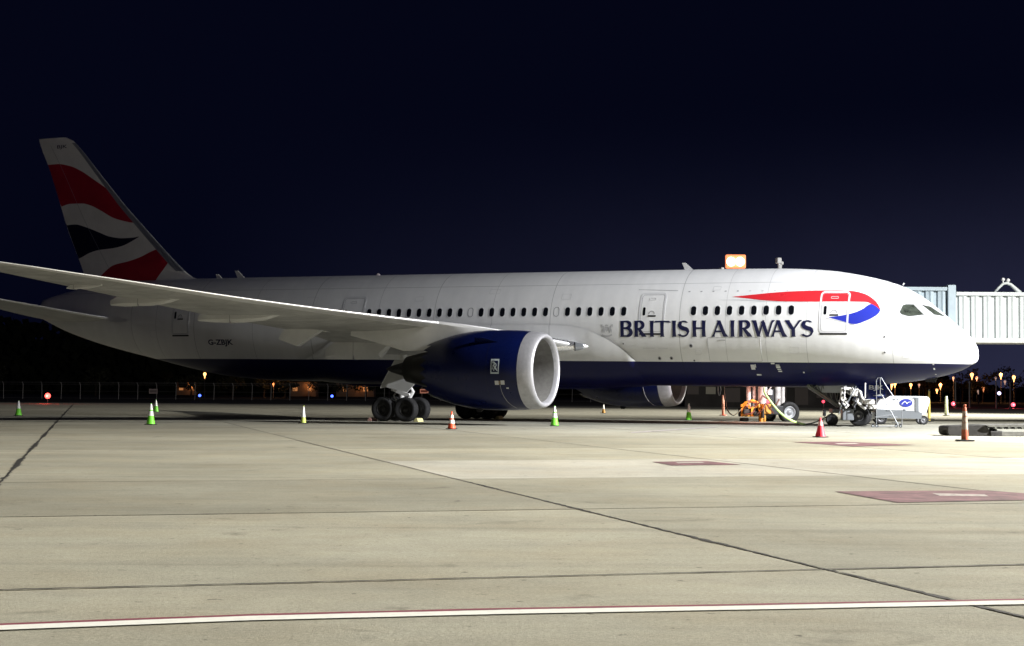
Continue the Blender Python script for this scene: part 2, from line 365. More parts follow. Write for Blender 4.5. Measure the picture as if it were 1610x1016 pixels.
# painted markings
def flat(name, poly, z, m, kind='structure'):
    bm = bmesh.new(); f = bm.faces.new([bm.verts.new((x, y, z)) for x, y in poly])
    bm.normal_update()
    if f.normal.z < 0: f.normal_flip()
    o = finish(bm, name, m); o['kind'] = kind; return o
WL = [(-7.5, 8.9, 0), (-3.4, 10.5, 0), (-1.8, 11.02, 0), (0.0, 11.42, 0), (1.9, 11.75, 0), (3.9, 12.12, 0), (9, 12.9, 0)]
tag(strip('white_painted_line', WL, jag(0.105, 0.004), 0.009, LINEW, None, 0.3), kind='structure')
tag(strip('maroon_painted_line', [(a, b + 0.158, c) for a, b, c in WL], jag(0.042, 0.007), 0.009, LINEM, None, 0.3), kind='structure')
def gpt(x, y, z=0.009):
    a = at(x, y, 10) - Vector((0, 0, CAM_H)); t = (z - CAM_H) / a.z; return (a.x * t, a.y * t)
flat('red_painted_diamond', [gpt(1312, 772.5), gpt(1411, 790), gpt(1720, 784), gpt(1552, 771)], 0.009, MARKR)
flat('white_painted_dash', [gpt(1465, 775.5, 0.012), gpt(1478, 779.5, 0.012), gpt(1555, 780.5, 0.012), gpt(1548, 777.5, 0.012)], 0.0125, MARKW)
flat('red_painted_diamond', [gpt(1026, 726), gpt(1056, 731.8), gpt(1166, 730.6), gpt(1112, 725)], 0.009, MARKR)
flat('white_painted_dash', [gpt(1062, 726.8, 0.012), gpt(1066, 728.3, 0.012), gpt(1108, 727.8, 0.012), gpt(1104, 726.4, 0.012)], 0.0125, MARKW)
flat('red_painted_diamond', [gpt(1244, 695), gpt(1341, 702), gpt(1442, 699.6), gpt(1323, 694.5)], 0.009, MARKR)
flat('white_painted_dash', [gpt(1312, 697, 0.012), gpt(1318, 698.6, 0.012), gpt(1352, 698.2, 0.012), gpt(1344, 696.5, 0.012)], 0.0125, MARKW)
flat('white_painted_dash', [gpt(992, 679.5), gpt(993, 680.9), gpt(1128, 671.6), gpt(1126, 670.8)], 0.009, MARKW)

# ================================================================== the airliner
THETA = R(24.2372); ACP = 0.007829; LN = 5.595; WB = 22.78
plane = empty('airliner', (17.0454, 77.3743, 0), 'white wide-body airliner with navy belly, red and blue ribbon and striped tail, parked', 'airliner', rz=-THETA, ry=ACP)
def A(L, y, z): return Vector((LN - L, y, z))
TOP = [(0, 3.52), (.03, 3.80), (.12, 4.00), (.29, 4.26), (.52, 4.53), (1.04, 4.97), (1.48, 5.37), (1.85, 5.69), (2.2, 5.98), (2.67, 6.34), (3.17, 6.63), (3.66, 6.86), (4.65, 7.18), (5.65, 7.41), (7.12, 7.65), (9.62, 7.79), (13.8, 7.82), (41, 7.83), (45, 7.82), (49, 7.72), (52, 7.48), (54.5, 7.12), (56.2, 6.72)]
BOT = [(0, 3.48), (.03, 3.26), (.27, 3.06), (.75, 2.78), (1.23, 2.6), (1.59, 2.5), (2.57, 2.29), (3.21, 2.19), (3.82, 2.11), (5.66, 1.94), (8, 1.87), (12, 1.86), (34, 1.86), (38, 1.87), (40.5, 1.95), (42.73, 2.14), (44.99, 2.53), (47.5, 3.05), (50.1, 3.58), (52.1, 4.05), (54.55, 4.78), (56.2, 5.45)]
HWT = [(0, 0.02), (.03, .26), (.12, .50), (.3, .78), (.75, 1.18), (1.5, 1.62), (2.5, 2.02), (4, 2.42), (6, 2.7), (8, 2.83), (10, 2.885), (36, 2.885), (40, 2.84), (43, 2.66), (46, 2.33), (50, 1.7), (54, .92), (56.2, .42)]
ZMT = [(0, 3.5), (1, 3.72), (3, 4.15), (6, 4.6), (9, 4.84), (38, 4.85), (44, 5.0), (50, 5.6), (56.2, 6.08)]
def sect(L): return pch(TOP, L), pch(BOT, L), pch(HWT, L), pch(ZMT, L)
_memo = {}
def hw(L, z):
    k = round(L, 3)
    if k not in _memo: _memo[k] = sect(L)
    t, b, h, zm = _memo[k]; q = (z - zm) / (t - zm) if z > zm else (zm - z) / (zm - b)
    return h * math.sqrt(max(0.0, 1 - min(1, q) ** 2))
def skin(L, z, off=0.0, side=-1):
    """a point OFF metres proud of the fuselage skin (side -1 starboard)"""
    e = 0.02; y = hw(L, z); yl = (hw(L + e, z) - hw(L - e, z)) / (2 * e); yz = (hw(L, z + e) - hw(L, z - e)) / (2 * e)
    n = Vector((yl, 1.0, -yz)); n.normalize()      # outward for +y with x = -L
    return A(L, side * y, z) + Vector((n.x, side * n.y, n.z)) * off
Ls = [0, .01, .03, .06, .12, .2, .29, .4, .52, .7, .9, 1.1, 1.3, 1.5, 1.75, 2, 2.3, 2.6, 3, 3.4, 3.8, 4.3, 4.8, 5.4, 6, 6.7, 7.5, 8.5, 9.5, 11] + [11 + i * 1.0 for i in range(1, 29)] + [39.5 + i * 0.6 for i in range(0, 28)] + [56.2]
SEG = 96
def ring(L, g=0.0):
    t, b, h, zm = sect(L); r = []
    for k in range(SEG):
        a = 2 * math.pi * k / SEG; s = math.sin(a); r.append(A(L, math.cos(a) * (h + g), zm + (s * (t - zm + g) if s > 0 else s * (zm - b + g))))
    return r
FM = bpy.data.materials.new('fuselage_livery'); FM.use_nodes = True; t = FM.node_tree; b = t.nodes['Principled BSDF']
b.inputs['Roughness'].default_value = 0.38; b.inputs['Specular IOR Level'].default_value = 0.30
tc = N(t, 'ShaderNodeTexCoord'); sp = N(t, 'ShaderNodeSeparateXYZ'); t.links.new(tc.outputs['Object'], sp.inputs[0])
def mth(op, a, bb=None, c=None):
    n = N(t, 'ShaderNodeMath', operation=op)
    for i, q in enumerate((a, bb, c)):
        if q is None: continue
        if isinstance(q, (int, float)): n.inputs[i].default_value = q
        else: t.links.new(q, n.inputs[i])
    return n.outputs[0]
n1 = N(t, 'ShaderNodeTexNoise', inp={'Scale': 0.55, 'Detail': 7.0, 'Roughness': 0.7}); t.links.new(tc.outputs['Object'], n1.inputs['Vector'])
mp = N(t, 'ShaderNodeMapping', inp={'Scale': (1.6, 0.12, 0.25)}); t.links.new(tc.outputs['Object'], mp.inputs[0])
n2 = N(t, 'ShaderNodeTexNoise', inp={'Scale': 1.0, 'Detail': 5.0, 'Roughness': 0.6}); t.links.new(mp.outputs[0], n2.inputs['Vector'])
dirt = mth('MULTIPLY', mth('ADD', mth('MULTIPLY', n1.outputs[0], 0.16), 0.92), mth('ADD', mth('MULTIPLY', n2.outputs[0], 0.16), 0.90))
Lx = mth('SUBTRACT', LN, sp.outputs[0])
joint = None
for Lj, wj in ((13.95, .018), (20.9, .018), (7.62, .012), (3.62, .012), (27.6, .018), (35.2, .018), (43.1, .018), (48.0, .015), (24.2, .010), (31.0, .010), (39.0, .012), (9.6, .008), (11.6, .008), (46.0, .012)):
    d = mth('LESS_THAN', mth('ABSOLUTE', mth('SUBTRACT', Lx, Lj)), wj); joint = d if joint is None else mth('MAXIMUM', joint, d)
lap = mth('LESS_THAN', mth('ABSOLUTE', mth('SUBTRACT', sp.outputs[2], 6.98)), 0.012); joint = mth('MAXIMUM', joint, lap)
navy = mth('LESS_THAN', sp.outputs[2], 3.055)
c1 = N(t, 'ShaderNodeMix', data_type='RGBA'); c1.inputs[6].default_value = (0.79, 0.79, 0.785, 1); c1.inputs[7].default_value = (0.0040, 0.0052, 0.055, 1); t.links.new(navy, c1.inputs[0])
hs = N(t, 'ShaderNodeHueSaturation'); t.links.new(c1.outputs[2], hs.inputs['Color'])
t.links.new(mth('MULTIPLY', dirt, mth('SUBTRACT', 1.0, mth('MULTIPLY', joint, 0.40))), hs.inputs['Value']); t.links.new(hs.outputs[0], b.inputs['Base Color'])
t.links.new(mth('ADD', 0.30, mth('MULTIPLY', n1.outputs[0], 0.2)), b.inputs['Roughness'])
# the skin is very slightly wavy between frames
wv = N(t, 'ShaderNodeTexWave', wave_type='BANDS', bands_direction='X', inp={'Scale': 0.52, 'Distortion': 0.6, 'Detail': 1.0}); t.links.new(tc.outputs['Object'], wv.inputs[0])
bp = N(t, 'ShaderNodeBump', inp={'Strength': 0.045, 'Distance': 0.03}); t.links.new(wv.outputs[1], bp.inputs['Height']); t.links.new(bp.outputs[0], b.inputs['Normal'])
bm = bmesh.new(); loft(bm, [ring(L) for L in Ls]); fixn(bm); finish(bm, 'fuselage', FM, plane, smooth=True)

# tail cone exhaust
bm = bmesh.new(); lathe(bm, [(-.1, .36), (.45, .28), (.45, .2), (.1, .2)], A(56.2, 0, 6.08), (-1, 0, 0), 24); fixn(bm); finish(bm, 'tail_cone_exhaust', DARKM, plane, smooth=True)

# wing-body fairing, bulging below and beside the belly
def fair_ring(L):
    s = math.sin(math.pi * min(1, max(0, (L - 16.3) / 5.0)) / 2) if L < 21.3 else (1 if L < 31.5 else math.cos(math.pi * (L - 31.5) / (36.0 - 31.5) / 2))
    s = max(0, s); zt = pch([(16.3, 2.98), (16.45, 3.13), (17, 3.66), (18, 4.27), (19, 4.65), (20, 4.84), (21, 4.88), (24, 4.9), (31, 4.9), (33, 4.4), (35, 3.4), (36, 2.98)], L); zb = 1.86 - 0.14 * s - 0.0; g = -0.03 + 0.13 * min(1, s * 1.6)
    r = []; n = 40
    for k in range(n + 1):      # from starboard top round the belly to port top
        q = k / n
        if q <= 0.5:
            a = q * 2
            ang = a * math.pi / 2; z = None
        u = -1 + 2 * q
        # angle from horizontal on the fuselage ellipse
        ang = math.pi / 2 * (1 - abs(u)); 
        z_side = zt; zc = 4.85
        z = zt - (zt - zb) * math.sin(ang) ** 1.0 if True else 0
        y = hw(L, max(z, 1.875)) if z > 1.9 else 0
        wbase = 2.885 * math.sqrt(max(0, 1 - (max(0, 4.85 - z) / (4.85 - 1.86 + 0.02)) ** 2.6))
        yy = max(y, wbase if s > 0.05 else y) + g
        if abs(u) < 1e-6: yy = 0
        r.append(A(L, math.copysign(yy if ang < math.pi / 2 - 1e-4 else 0, u), z - (0.02 + (g if z < 2.6 else 0)) * math.sin(ang)))
    return r
bm = bmesh.new(); FL = [16.3 + 0.25 * i for i in range(0, 79)]
loft(bm, [fair_ring(L) for L in FL], closed_ring=False, cap0=False, cap1=False); fixn(bm); finish(bm, 'wing_root_fairing', FM, plane, smooth=True)

# ---- shapes laid on the skin
def cells(bm, cols, fn):
    """cols: list of (L, zlo, zhi, n) -> strips of quads"""
    prev = None
    for (L, a, c) in cols:
        n = NZ[0]; col = [bm.verts.new(fn(L, a + (c - a) * k / n)) for k in range(n + 1)]
        if prev:
            for k in range(n):
                if (prev[k].co - prev[k + 1].co).length < 1e-5:
                    if (col[k].co - col[k + 1].co).length > 1e-5: bm.faces.new((prev[k], col[k], col[k + 1]))
                elif (col[k].co - col[k + 1].co).length < 1e-5: bm.faces.new((prev[k], col[k], prev[k + 1]))
                else: bm.faces.new((prev[k], col[k], col[k + 1], prev[k + 1]))
        prev = col
NZ = [4]
def band(name, up, lo, m, parent, fn, step=0.08, nz=4, x0=None, x1=None):
    NZ[0] = nz; up = sorted(up); lo = sorted(lo); a = max(up[0][0], lo[0][0]) if x0 is None else x0; c = min(up[-1][0], lo[-1][0]) if x1 is None else x1
    n = max(2, int((c - a) / step)); cols = []
    for i in range(n + 1):
        L = a + (c - a) * i / n; zu, zl = pch(up, L), pch(lo, L)
        cols.append((L, min(zl, zu), max(zu, zl)))
    bm = bmesh.new(); cells(bm, cols, fn); fixn(bm); return finish(bm, name, m, parent, smooth=True)
def rrect(L0, L1, z0, z1, r, n=6):
    p = []
    for cx, cz, a0 in ((L1 - r, z1 - r, 0), (L0 + r, z1 - r, 90), (L0 + r, z0 + r, 180), (L1 - r, z0 + r, 270)):
        for k in range(n + 1):
            a = R(a0 + 90 * k / n); p.append((cx + r * math.cos(a), cz + r * math.sin(a)))
    return p
def densify(p, step):
    q = []
    for a, c in zip(p, p[1:] + p[:1]):
        k = max(1, int(math.dist(a, c) / step)); q += [(a[0] + (c[0] - a[0]) * i / k, a[1] + (c[1] - a[1]) * i / k) for i in range(k)]
    return q
def skin_ring(name, outer, inner, off, m, parent, side=-1, fn=None, th=None):
    """a raised border between two outlines of equal length"""
    fn = fn or (lambda L, z, o: skin(L, z, o, side)); bm = bmesh.new()
    O = [bm.verts.new(fn(L, z, off)) for L, z in outer]; I = [bm.verts.new(fn(L, z, off)) for L, z in inner]
    O2 = [bm.verts.new(fn(L, z, 0)) for L, z in outer]; I2 = [bm.verts.new(fn(L, z, 0)) for L, z in inner]; n = len(O)
    for k in range(n):
        j = (k + 1) % n; bm.faces.new((O[k], O[j], I[j], I[k])); bm.faces.new((O[k], O2[k], O2[j], O[j])); bm.faces.new((I[k], I[j], I2[j], I2[k]))
    fixn(bm); return finish(bm, name, m, parent)
def skin_panel(name, L0, L1, z0, z1, r, off, m, parent, side=-1, nz=10, fn=None):
    NZ[0] = nz; f = fn or (lambda L, z: skin(L, z, off, side)); cols = []; n = 5
    for k in range(n + 1): a = R(90 - 90 * k / n); d = r - r * math.sin(a); cols.append((L0 + r - r * math.cos(R(90 * k / n)), 0, 0)) if False else None
    xs = [L0 + r * (1 - math.cos(R(90 * k / n))) for k in range(n + 1)]; xs += [L0 + (L1 - L0) * q for q in (.35, .5, .65) if L0 + r < L0 + (L1 - L0) * q < L1 - r]
    xs += [L1 - r * (1 - math.cos(R(90 * k / n))) for k in range(n, -1, -1)]
    for x in xs:
        e = 0 if L0 + r <= x <= L1 - r else (L0 + r - x if x < L0 + r else x - (L1 - r)); d = r - math.sqrt(max(0, r * r - e * e)); cols.append((x, z0 + d, z1 - d))
    bm = bmesh.new(); cells(bm, cols, f)
    geo = bmesh.ops.extrude_face_region(bm, geom=list(bm.faces))
    c = A((L0 + L1) / 2, 0, (z0 + z1) / 2)
    for v in [g for g in geo['geom'] if isinstance(g, bmesh.types.BMVert)]: v.co = v.co + Vector((0, -side * (off + 0.01), 0))
    fixn(bm); return finish(bm, name, m, parent)
def grow(p, g):
    n = len(p); q = []
    for i in range(n):
        a, c = p[i - 1], p[(i + 1) % n]; tx, tz = c[0] - a[0], c[1] - a[1]; l = math.hypot(tx, tz) or 1; q.append((p[i][0] + tz / l * g, p[i][1] - tx / l * g))
    return q

# cabin windows
def window(L, side):
    o = skin_panel('window', L - .14, L + .14, 5.335, 5.80, .135, .004, GLASS, plane, side, 3)
    po = rrect(L - .17, L + .17, 5.305, 5.83, .165, 5); pi_ = rrect(L - .138, L + .138, 5.337, 5.798, .133, 5)
    skin_ring('window_frame', po, pi_, .009, DIRTW, o, side)
    return o
WK = [k for k in range(-17, 37) if k not in (8, 16, 23, 24, 25, 26, 27, -4, -3)]
for k in WK:
    window(30.35 - .6108 * k, -1)
for k in (8, 16):
    L = 30.35 - .6108 * k
    skin_ring('window_plug', rrect(L - .16, L + .16, 5.315, 5.82, .155, 5), rrect(L - .125, L + .125, 5.35, 5.785, .12, 5), .005, LINE, plane)
# doors
def door(L0, L1, z0, z1, side=-1, small=False):
    p = skin_panel('passenger_door', L0 + .1, L1 - .1, z0 + .08, z1 - .08, .15, .005, FM, plane, side, 14)
    o = densify(rrect(L0, L1, z0, z1, .22, 6), .12); i = densify(rrect(L0, L1, z0, z1, .22, 6), .12); i = grow(i, -.085); o2 = grow(o, 0.0)
    skin_ring('door_surround', o2, i, .0085, DIRTW, p, side)
    i2 = grow(o, -.105); i3 = grow(o, -.125); skin_ring('door_gap', i2, i3, .007, LINE, p, side)
    skin_panel('door_window', L1 - .35, L1 - .22, 5.34, 5.76, .06, .014, GLASS, p, side, 3)
    c = (L0 + L1) / 2
    skin_panel('door_handle_recess', c - .22, c + .20, 5.28, 5.36, .03, .016, DARKM, p, side, 2)
    hr = [(c + .16 * math.cos(R(a)), 5.42 + .16 * math.sin(R(a))) for a in range(0, 181, 15)]
    hp = hr + [(c + .12 * math.cos(R(a)), 5.42 + .12 * math.sin(R(a))) for a in range(180, -1, -15)]
    bmh = bmesh.new(); n = len(hr)
    A1 = [bmh.verts.new(skin(L, z, .018, side)) for L, z in hr]; A2 = [bmh.verts.new(skin(L, z, .018, side)) for L, z in hp[n:][::-1]]
    for k in range(n - 1): bmh.faces.new((A1[k], A1[k + 1], A2[k + 1], A2[k]))
    finish(bmh, 'door_handle', LINE, p)
    po = rrect(c - .16, c + .20, 6.12, 6.23, .05, 4); skin_ring('door_vent', po, grow(po, -.018), .017, PALE, p, side)
    skin_panel('door_sill', L0 + .05, L1 - .05, z0 - .05, z0 + .035, .03, .0105, DARKM if not small else LINE, p, side, 1)
    skin_ring('door_arch_line', [(L0 - .22 + q * .15, z1 + .12 + .04 * math.sin(q / 12 * 3.14)) for q in range(13)], [(L0 - .22 + q * .15, z1 + .10 + .04 * math.sin(q / 12 * 3.14)) for q in range(13)], .006, PALE, p, side) if False else None
    return p
door(5.63, 7.02, 4.43, 6.50); door(14.72, 16.10, 4.43, 6.51); door(31.88, 33.30, 4.43, 6.50); door(43.46, 44.80, 4.38, 6.05)
door(5.63, 7.02, 4.43, 6.50, 1); door(14.72, 16.10, 4.43, 6.51, 1)
# drip line over door two, cargo door, small panels
def seam(name, pts, wd, m=LINE, off=.006, parent=None):
    P = []
    for a, c in zip(pts[:-1], pts[1:]):
        k = max(1, int(math.dist(a, c) / .15)); P += [(a[0] + (c[0] - a[0]) * i / k, a[1] + (c[1] - a[1]) * i / k) for i in range(k)]
    P.append(pts[-1]); bm = bmesh.new(); pr = None
    for i, p in enumerate(P):
        a, c = P[max(i - 1, 0)], P[min(i + 1, len(P) - 1)]; tx, tz = c[0] - a[0], c[1] - a[1]; l = math.hypot(tx, tz) or 1; nx, nz = -tz / l * wd / 2, tx / l * wd / 2
        cur = (bm.verts.new(skin(p[0] + nx, p[1] + nz, off)), bm.verts.new(skin(p[0] - nx, p[1] - nz, off)))
        if pr: bm.faces.new((pr[0], cur[0], cur[1], pr[1]))
        pr = cur
    fixn(bm); return finish(bm, name, m, parent or plane)
seam('panel_seam', [(14.2, 6.60), (16.3, 6.68)], .022)
cg = skin_panel('cargo_door', 9.86, 12.52, 3.10, 4.25, .06, .003, FM, plane, -1, 8)
pp = densify(rrect(9.86, 12.52, 3.08, 4.25, .06, 3), .2); skin_ring('cargo_door_gap', pp, grow(pp, -.018), .007, LINE, cg)
skin_panel('cargo_door_handle', 11.6, 11.95, 4.10, 4.14, .015, .012, LINE, cg, -1, 1)
for L, z, r in ((3.96, 4.29, .055), (3.98, 3.56, .05), (13.39, 3.84, .10), (15.11, 3.22, .09), (14.49, 3.23, .09), (13.32, 3.12, .05), (16.93, 3.94, .045)):
    ci = [(L + r * math.cos(R(a)), z + r * math.sin(R(a))) for a in range(0, 360, 30)]
    q = skin_ring('port_ring', ci, [(L + r * .6 * math.cos(R(a)), z + r * .6 * math.sin(R(a))) for a in range(0, 360, 30)], .012, LINE, plane)
    skin_panel('vent_port', L - r * .6, L + r * .6, z - r * .6, z + r * .6, r * .55, .006, DARKM, plane, -1, 1)
for (a, c, z0, z1) in ((10.30, 10.50, 2.70, 2.94), (10.24, 10.29, 2.80, 2.96), (10.08, 10.31, 2.42, 2.49), (9.29, 9.47, 2.97, 3.04), (9.06, 9.24, 2.90, 2.95), (9.04, 9.24, 2.78, 2.88), (9.02, 9.2, 2.70, 2.75), (9.0, 9.18, 2.60, 2.66), (20.9, 20.97, 2.5, 2.8), (19.05, 19.5, 2.62, 2.70), (18.9, 19.3, 2.48, 2.56), (20.3, 20.5, 2.68, 2.78), (7.9, 7.98, 2.55, 2.62), (1.83, 1.90, 2.55, 3.05), (18.2, 18.27, 2.45, 2.65)):
    skin_panel('white_placard', a, c, z0, z1, .01, .006, PALE, plane, -1, 2)
for L0, L1, z0, z1 in ((17.4, 17.8, 3.3, 3.55), (19.9, 20.4, 6.2, 6.5), (24.0, 24.6, 6.55, 6.8), (28.4, 28.9, 6.2, 6.45), (35.0, 35.7, 6.1, 6.5), (37.5, 38.3, 3.3, 4.1), (40.2, 40.6, 3.3, 3.5), (12.0, 12.4, 6.6, 6.8), (4.6, 4.9, 4.6, 4.85), (2.9, 3.2, 3.3, 3.6), (46.0, 46.5, 4.3, 4.7), (8.0, 8.45, 3.5, 3.8), (42.9, 43.3, 3.15, 3.45), (12.9, 13.2, 3.4, 3.62)):
    pp = rrect(L0, L1, z0, z1, .04, 2); skin_ring('access_panel', pp, grow(pp, -.012), .005, PALE, plane)
for q in range(9):   # row of small drain dimples on the crown
    L = 13.6 - q * .62
    skin_panel('skin_rivet_plate', L - .05, L + .05, 6.52, 6.57, .01, .006, LINE if q < 5 else PALE, plane, -1, 1)
# cockpit glazing
def poly_skin(name, poly, off, m, parent, side=-1, cuts=3, border=None):
    bm = bmesh.new(); f = bm.faces.new([bm.verts.new((L, 0, z)) for L, z in poly]); bmesh.ops.triangulate(bm, faces=[f])
    bmesh.ops.subdivide_edges(bm, edges=bm.edges[:], cuts=cuts, use_grid_fill=True)
    for v in bm.verts: v.co = skin(v.co.x, v.co.z, off, side)
    fixn(bm); o = finish(bm, name, m, parent, smooth=True)
    return o
for side in (-1, 1):
    for poly in ([(3.36, 5.47), (3.25, 5.82), (3.12, 5.875), (2.80, 5.875), (2.27, 5.355), (2.93, 5.255), (3.27, 5.36)], [(2.53, 5.88), (2.13, 5.80), (1.42, 5.30), (1.90, 5.37)]):
        o = poly_skin('cockpit_window', poly, .006, COCKPIT, plane, side)
        d = densify(poly, .12); skin_ring('window_seal', grow(d, .022) , grow(d, -.012), .010, LINE, o, side)
# the ribbon
RU = [(11.36, 6.25), (10.45, 6.335), (9.41, 6.43), (8.27, 6.50), (7.14, 6.53), (6.31, 6.535), (5.6, 6.50), (5.04, 6.37), (4.63, 6.14), (4.33, 5.84), (4.2, 5.59)]
RL = [(11.36, 6.248), (10.55, 6.16), (9.59, 6.05), (8.48, 5.99), (7.07, 5.975), (5.69, 5.97), (4.88, 5.955), (4.65, 5.87), (4.43, 5.76), (4.21, 5.58), (4.2, 5.575)]
BU = [(6.58, 5.212), (5.9, 5.31), (5.37, 5.44), (5.0, 5.62), (4.65, 5.862), (4.43, 5.75), (4.21, 5.57), (4.2, 5.56)]
BL = [(6.58, 5.21), (5.89, 5.02), (5.35, 4.885), (4.81, 5.05), (4.5, 5.21), (4.27, 5.41), (4.21, 5.53), (4.2, 5.555)]
NZ[0] = 8
for side in (-1, 1):
    f = lambda L, z, side=side: skin(L, z, .0075, side)
    band('ribbon_red', RU, RL, RED, plane, f, .06, 5); band('ribbon_blue', BU, BL, BLUE, plane, f, .05, 6)
    band('ribbon_grey_shadow', [(12.0, 6.10), (10.8, 6.12), (9.59, 6.03), (8.4, 5.975), (7.1, 5.958)], [(12.0, 6.095), (10.8, 6.06), (9.59, 5.985), (8.4, 5.945), (7.1, 5.94)], PALE, plane, lambda L, z, side=side: skin(L, z, .0045, side), .1, 2)
    seam('ribbon_grey_edge', [(6.7, 5.17), (5.89, 4.985), (5.35, 4.845)], .035, PALE)
# ---- the titles, drawn stroke by stroke with thick stems and thin bars
TK, TH = .180, .084
def arcp(cx, cz, rx, rz, a0, a1, n=12): return [(cx + rx * math.cos(R(a0 + (a1 - a0) * i / n)), cz + rz * math.sin(R(a0 + (a1 - a0) * i / n))) for i in range(n + 1)]
def glyph(ch, w, H):
    s = []; st = lambda x: [([(x, 0), (x, .06 * H), (x, .5 * H), (x, .94 * H), (x, H)], [TK * 1.35, TK * 1.05, TK * .92, TK * 1.05, TK * 1.35])]
    if ch == 'I': s += st(w / 2)
    if ch == 'B':
        s += st(TK * .6); x = TK * .6; s += [([(x, H - .035)] + arcp(w * .48, H * .755, w * .36, H * .205, 90, -90), [TH * .9] + [TH + (TK - TH) * math.sin(math.pi * i / 12) for i in range(13)])]
        s += [([(x, H * .53)] + arcp(w * .52, H * .29, w * .40, H * .245, 90, -90) + [(x, .045)], [TH * .9] + [TH + (TK * 1.1 - TH) * math.sin(math.pi * i / 12) for i in range(13)] + [TH])]
        s[1][0].append((x, H * .55)); s[1][1].append(TH * .9)
    if ch == 'R':
        s += st(TK * .6); x = TK * .6; s += [([(x, H - .035)] + arcp(w * .42, H * .735, w * .34, H * .225, 90, -90) + [(x, H * .51)], [TH * .9] + [TH + (TK - TH) * math.sin(math.pi * i / 12) for i in range(13)] + [TH * .8])]
        s += [([(w * .40, H * .5), (w * .66, H * .22), (w * .86, 0)], [TK * .8, TK * .95, TK * 1.35])]
    if ch == 'T': s += st(w / 2) + [([(0, H - .01 - TH), (.06, H - TH * .62), (w / 2, H - TH / 2), (w - .06, H - TH * .62), (w, H - .01 - TH)], [TH * 1.9, TH * 1.1, TH * .9, TH * 1.1, TH * 1.9])]
    if ch == 'H': s += st(TK * .6) + st(w - TK * .6) + [([(TK, H * .53), (w - TK, H * .53)], [TH, TH])]
    if ch == 'A': s += [([(.02, 0), (w * .10, H * .14), (w * .44, H)], [TH * 2.0, TH * .95, TH * .95]), ([(w * .42, H), (w * .80, H * .15), (w - .06, 0)], [TK * .95, TK, TK * 1.45]), ([(w * .20, H * .33), (w * .74, H * .33)], [TH, TH])]
    if ch == 'W': s += [([(.05, H), (w * .10, H * .86), (w * .28, 0)], [TK * 1.35, TK, TK * .9]), ([(w * .27, 0), (w * .46, H * .84), (w * .50, H)], [TH, TH, TH * 1.2]), ([(w * .46, H * .92), (w * .50, H * .80), (w * .70, 0)], [TK * 1.0, TK, TK * .9]), ([(w * .69, 0), (w * .90, H * .86), (w - .03, H)], [TH, TH, TH * 1.9])]
    if ch == 'Y': s += [([(.05, H), (w * .14, H * .88), (w * .47, H * .42)], [TK * 1.4, TK, TK * .95]), ([(w * .49, H * .42), (w * .86, H * .90), (w - .03, H)], [TH, TH, TH * 1.9]), ([(w * .485, H * .46), (w * .485, .06 * H), (w * .485, 0)], [TK, TK * 1.02, TK * 1.35])]
    if ch == 'S':
        P = arcp(w * .50, H * .735, w * .36, H * .215, 38, 180, 10) + arcp(w * .50, H * .735, w * .36, H * .20, 180, 230, 3)[1:] + [(w * .50, H * .515)] + arcp(w * .46, H * .285, w * .42, H * .24, 52, -10, 4) + arcp(w * .44, H * .275, w * .42, H * .235, -10, -150, 10)[1:]
        n = len(P); s += [(P, [TH * 1.7 if i < 1 else (TH * .95 if i < 6 else (TK * 1.12 if 9 < i < 17 else (TK * .9 if i in (7, 8, 9, 17, 18) else (TH * 1.0 if i < n - 2 else TH * 1.7)))) for i in range(n)])]
    return s
def stroke(bm, P, W, place, lift):
    Q = []; WW = []
    for i in range(len(P) - 1):
        k = max(1, int(math.dist(P[i], P[i + 1]) / .09))
        for j in range(k): q = j / k; Q.append((P[i][0] * (1 - q) + P[i + 1][0] * q, P[i][1] * (1 - q) + P[i + 1][1] * q)); WW.append(W[i] * (1 - q) + W[i + 1] * q)
    Q.append(P[-1]); WW.append(W[-1]); pr = None; n = len(Q)
    for i in range(n):
        a, c = Q[max(i - 1, 0)], Q[min(i + 1, n - 1)]; tx, tz = c[0] - a[0], c[1] - a[1]; l = math.hypot(tx, tz) or 1
        nx, nz = -tz / l * WW[i] / 2, tx / l * WW[i] / 2
        if i in (0, n - 1) and abs(tz) > abs(tx) * 0.5 and abs(tx) > 1e-4: nx, nz = (math.copysign(WW[i] / 2, nx), 0)   # cut diagonals level
        cur = (bm.verts.new(place(Q[i][0] + nx, Q[i][1] + nz, lift)), bm.verts.new(place(Q[i][0] - nx, Q[i][1] - nz, lift)))
        if pr: bm.faces.new((pr[0], cur[0], cur[1], pr[1]))
        pr = cur
GL = [('B', 17.06, 16.43), ('R', 16.31, 15.70), ('I', 15.46, 15.30), ('T', 15.24, 14.44), ('I', 14.29, 14.14), ('S', 14.00, 13.43), ('H', 13.27, 12.58), ('A', 12.24, 11.50), ('I', 11.31, 11.15), ('R', 10.92, 10.26), ('W', 10.21, 9.16), ('A', 9.27, 8.57), ('Y', 8.58, 7.85), ('S', 7.82, 7.26)]
for ch, a, c in GL:
    wd = a - c; H = .80; bm = bmesh.new()
    for i, (P, W) in enumerate(glyph(ch, wd, H)): stroke(bm, P, W, lambda x, z, o, a=a: skin(a - x, 4.28 + z, o), .0115 + .0007 * i)
    fixn(bm); finish(bm, 'title_letter', LETTER, plane)
